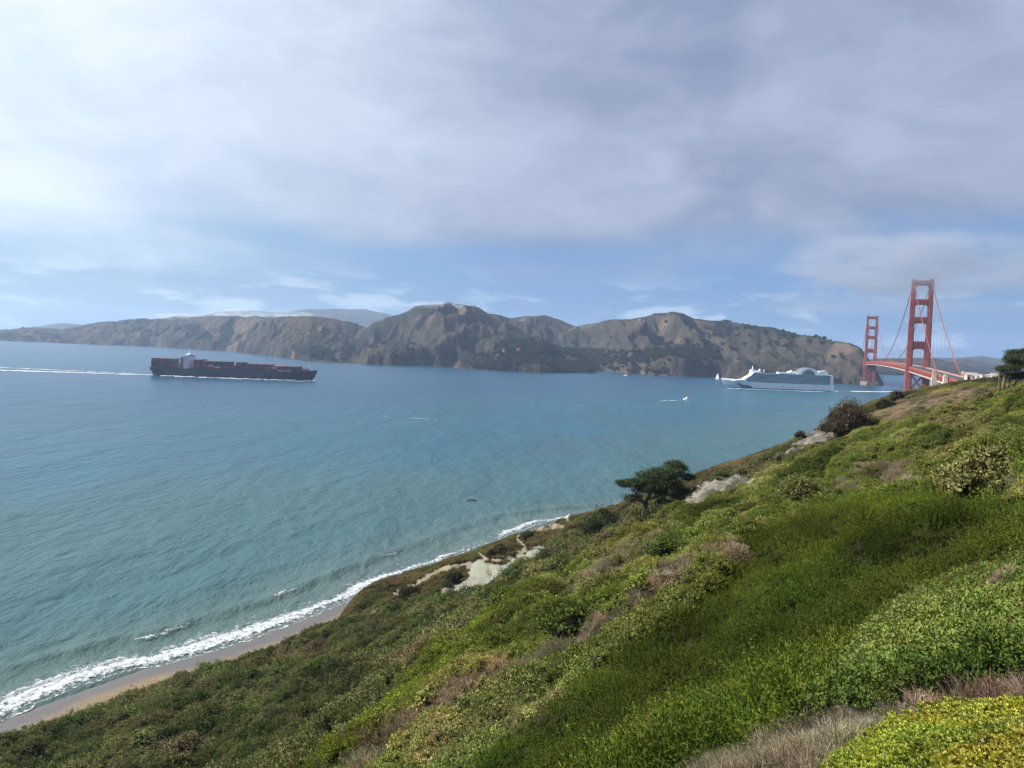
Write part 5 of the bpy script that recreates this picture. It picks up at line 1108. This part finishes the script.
def motor_boat(label, u, v, L, rz, name='motor_boat'):
    p = at_z(u, v, 0.0); root = empty(name, (p[0], p[1], 0), rz); tag(root, label, 'boat')
    b_ = L * .14; st = []
    for f in (0, .3, .6, .8, .93, 1.0):
        w_ = b_ * (1 if f < .5 else max(.03, 1 - ((f - .5) / .5) ** 2)); st.append((-L / 2 + L * f, [(w_ * .4, -.6), (w_ * .85, 0), (w_, L * (.07 + .05 * f))]))
    loft(st).build('hull', WHITE, root)
    m = MB(); m.prism([(-L * .22, L * .09), (L * .2, L * .1), (L * .1, L * .19), (-L * .2, L * .19)], -b_ * .7, b_ * .7, 1); m.build('cabin', WHITE, root)
    m = MB(); m.prism([(-L * .19, L * .125), (L * .16, L * .125), (L * .125, L * .165), (-L * .19, L * .165)], -b_ * .72, b_ * .72, 1); m.build('window', GLASS, root)
    m = MB(); m.box((-L * .12, -b_ * .5, L * .19), (L * .04, b_ * .5, L * .25)); m.tube([(-L * .05, 0, L * .25), (-L * .05, 0, L * .40)], L * .008, 5); m.build('flybridge', WHITE, root)
    return root
motor_boat('white motor boat heading across open water, alone in mid strait', 687.5, 399.5, 17, 0.45)
motor_boat('tiny white boat close under the wooded cove', 625.5, 375.6, 13, 2.6)
motor_boat('tiny white boat near the rocks behind the cruise ship stern', 837, 381.5, 14, 1.2)
def sail_boat(label, u, v, hgt, rz):
    p = at_z(u, v, 0.0); root = empty('sailing_boat', (p[0], p[1], 0), rz); tag(root, label, 'boat'); L = hgt * .72; b_ = L * .13; st = []
    for f in (0, .25, .5, .75, .93, 1.0): w_ = b_ * max(.03, (1 - (abs(f - .42) / .6) ** 2)); st.append((-L / 2 + L * f, [(w_ * .3, -.6), (w_ * .9, 0), (w_, 1.3 + .4 * f)]))
    loft(st).build('hull', WHITE, root); MB().tube([(L * .05, 0, 1), (L * .05, 0, hgt)], [.13, .07], 6).build('mast', WHITE, root)
    def sail(nm, pts, belly):
        V = []; F = []; n = 8
        for i in range(n + 1):
            a = np.array(pts[0]) + (np.array(pts[2]) - np.array(pts[0])) * i / n; b2 = np.array(pts[1]) + (np.array(pts[2]) - np.array(pts[1])) * i / n
            for j in range(5): q = a + (b2 - a) * j / 4; q[1] += belly * math.sin(math.pi * j / 4) * (1 - i / n); V.append(tuple(q))
        F = [(i * 5 + j, i * 5 + j + 1, i * 5 + j + 6, i * 5 + j + 5) for i in range(n) for j in range(4)]
        mb = MB(); mb.v = V; mb.f = F; mb.mi = [0] * len(F); o = mb.build(nm, paint('sailcloth', (0.80, 0.79, 0.75), 0.8, 0.2, 0.03, 0.2), root, True); md = o.modifiers.new('cloth', 'SOLIDIFY'); md.thickness = .04
    sail('mainsail', [(L * .03, 0, 2.2), (-L * .45, 0, 2.2), (L * .04, 0, hgt * .97)], 1.0); sail('jib', [(L * .07, 0, hgt * .85), (L * .48, 0, 1.9), (L * .09, 0, 2.2)], .7)
sail_boat('small white sailing boat just ahead of the cruise ship bow', 717.5, 379.0, 21, 2.4)

# wakes and streaks of foam on the water
def strip(name, pts, w0, w1, cov, z=0.18, n=160, m=9, mat=None, jit=0.3, hz_=0.0):
    P = [at_z(u, v, 0.0)[:2] for u, v in pts]; P = np.array(P); sg = np.r_[0, np.cumsum(np.hypot(*np.diff(P, axis=0).T))]; s = np.linspace(0, sg[-1], n)
    x = np.interp(s, sg, P[:, 0]); y = np.interp(s, sg, P[:, 1]); dx = np.gradient(x, s); dy = np.gradient(y, s); L = np.hypot(dx, dy); q = np.linspace(-1, 1, m); wd = np.linspace(w0, w1, n) * (1 + jit * (fbm(s / 25, s * 0, 3, 901) - .5) * 2)
    X = x[:, None] - (dy / L)[:, None] * q * wd[:, None]; Y = y[:, None] + (dx / L)[:, None] * q * wd[:, None]
    c = -0.95 + cov * (1 - q[None] ** 2) * (0.75 + 0.5 * fbm(s / 30, s * 0, 3, 903))[:, None] * sstep(s, 0, sg[-1] * .04)[:, None] * sstep(s, sg[-1], sg[-1] * .9)[:, None]
    return np.stack([X, Y, z + hz_ * (1 - q[None] ** 2) * fbm(s / 9, s * 0, 3, 907)[:, None] * np.ones(X.shape)], -1).reshape(-1, 3), grid_faces(n, m), c.ravel()
WK = foam_material('wake_foam', 0.06, 0.0, 0.3)
def strips(name, lst, mat=WK):
    V, F, c = join([strip(name, *a) for a in lst]); tag(link(name, np_mesh(name, V, F, True, {'cover': c}), mat), kind='stuff')
strips('container_ship_wake', [([(156, 375.2), (120, 374.2), (60, 372.2), (-40, 369.4)], 14, 34, 1.25, 0.18, 160, 9, None, .3, 1.2), ([(152, 374.6), (80, 371.0), (-20, 366.6)], 10, 26, .75)])
strips('hull_side_foam', [([(158, 376.2), (200, 377.9), (240, 379.3), (285, 380.8), (302, 381.3)], 6, 5, 1.2, 0.1, 200, 9, None, .3, 3.6), ([(319, 381.0), (300, 381.6), (280, 381.6)], 5, 3, .9, .1, 60, 9, None, .3, 2.0)])
strips('cruise_ship_wake', [([(830, 391.4), (850, 391.6), (880, 391.9), (925, 392.4)], 18, 30, 1.3, 0.18, 160, 9, None, .3, 1.5), ([(724, 388.2), (745, 389.3), (790, 391.0), (832, 392.4)], 6, 7, 1.0, .1, 160, 9, None, .3, 2.2)])
strips('boat_wake', [([(688, 400.3), (676, 400.5), (655, 401.3)], 3, 8, .7, .15, 60, 9, None, .3, .5)])
strips('foam_streaks', [([(380, 416), (425, 419), (470, 421)], 1.6, 1.6, .55), ([(740, 402), (800, 405), (870, 401)], 3, 3, .45)])

# ------------------------------------------------------------------ sea air
hb = MB(); hb.box((-15800, -600, -6.0), (15800, 15800, 560.0))
hm = bpy.data.materials.new('sea_air'); hm.use_nodes = True; t = NT(hm.node_tree); t.n.remove(t.n['Principled BSDF'])
pv = t.new('ShaderNodeVolumePrincipled'); pv.inputs['Color'].default_value = (0.50, 0.70, 1.0, 1); pv.inputs['Density'].default_value = 0.000055; pv.inputs['Anisotropy'].default_value = 0.2
t.l.new(pv.outputs[0], t.n['Material Output'].inputs['Volume'])
tag(hb.build('haze', hm), kind='stuff')

# low fog touching the peak, the far ridges and the top of the near tower
def fog(c, r, dens, seed, col=(0.86, 0.91, 1.0, 1)):
    mb = MB(); mb.ball((0, 0, 0), (1, 1, 1), 24, 14); m = bpy.data.materials.new('fog'); m.use_nodes = True; t = NT(m.node_tree); t.n.remove(t.n['Principled BSDF'])
    o = t.new('ShaderNodeTexCoord').outputs['Object']; fall = t.math('SUBTRACT', 1.0, t.vmath('LENGTH', o), clamp=True)
    of = t.vmath('ADD', t.vmath('MULTIPLY', o, (r[0] * 0.35, r[1] * 0.35, r[2])), (seed * 37.0, seed * 11.0, 0))
    n = t.ss(t.noise(of, 1.5 / max(r[2], 20), 5, 0.62), 0.42, 0.66)
    pv = t.new('ShaderNodeVolumePrincipled'); pv.inputs['Color'].default_value = col; pv.inputs['Anisotropy'].default_value = 0.3
    t.set(pv.inputs['Density'], t.math('MULTIPLY', t.math('MULTIPLY', t.ss(fall, 0.0, 0.5), n), dens)); t.l.new(pv.outputs[0], t.n['Material Output'].inputs['Volume'])
    o_ = mb.build('fog', m, None, True, tuple(c)); o_.scale = r; tag(o_, kind='stuff')
fog(at_d(436, 306, 3780), (190, 160, 30), 0.007, 1); fog(at_d(468, 309, 3780), (150, 160, 24), 0.007, 6)
fog(at_d(185, 317, 5650), (260, 300, 34), 0.005, 2); fog(at_d(238, 314, 5650), (300, 300, 42), 0.0045, 5)
fog(at_d(292, 315, 5100), (190, 300, 34), 0.005, 3)
fog((TS[0], TS[1], 250), (300, 300, 60), 0.0105, 4, (0.72, 0.82, 1.0, 1))
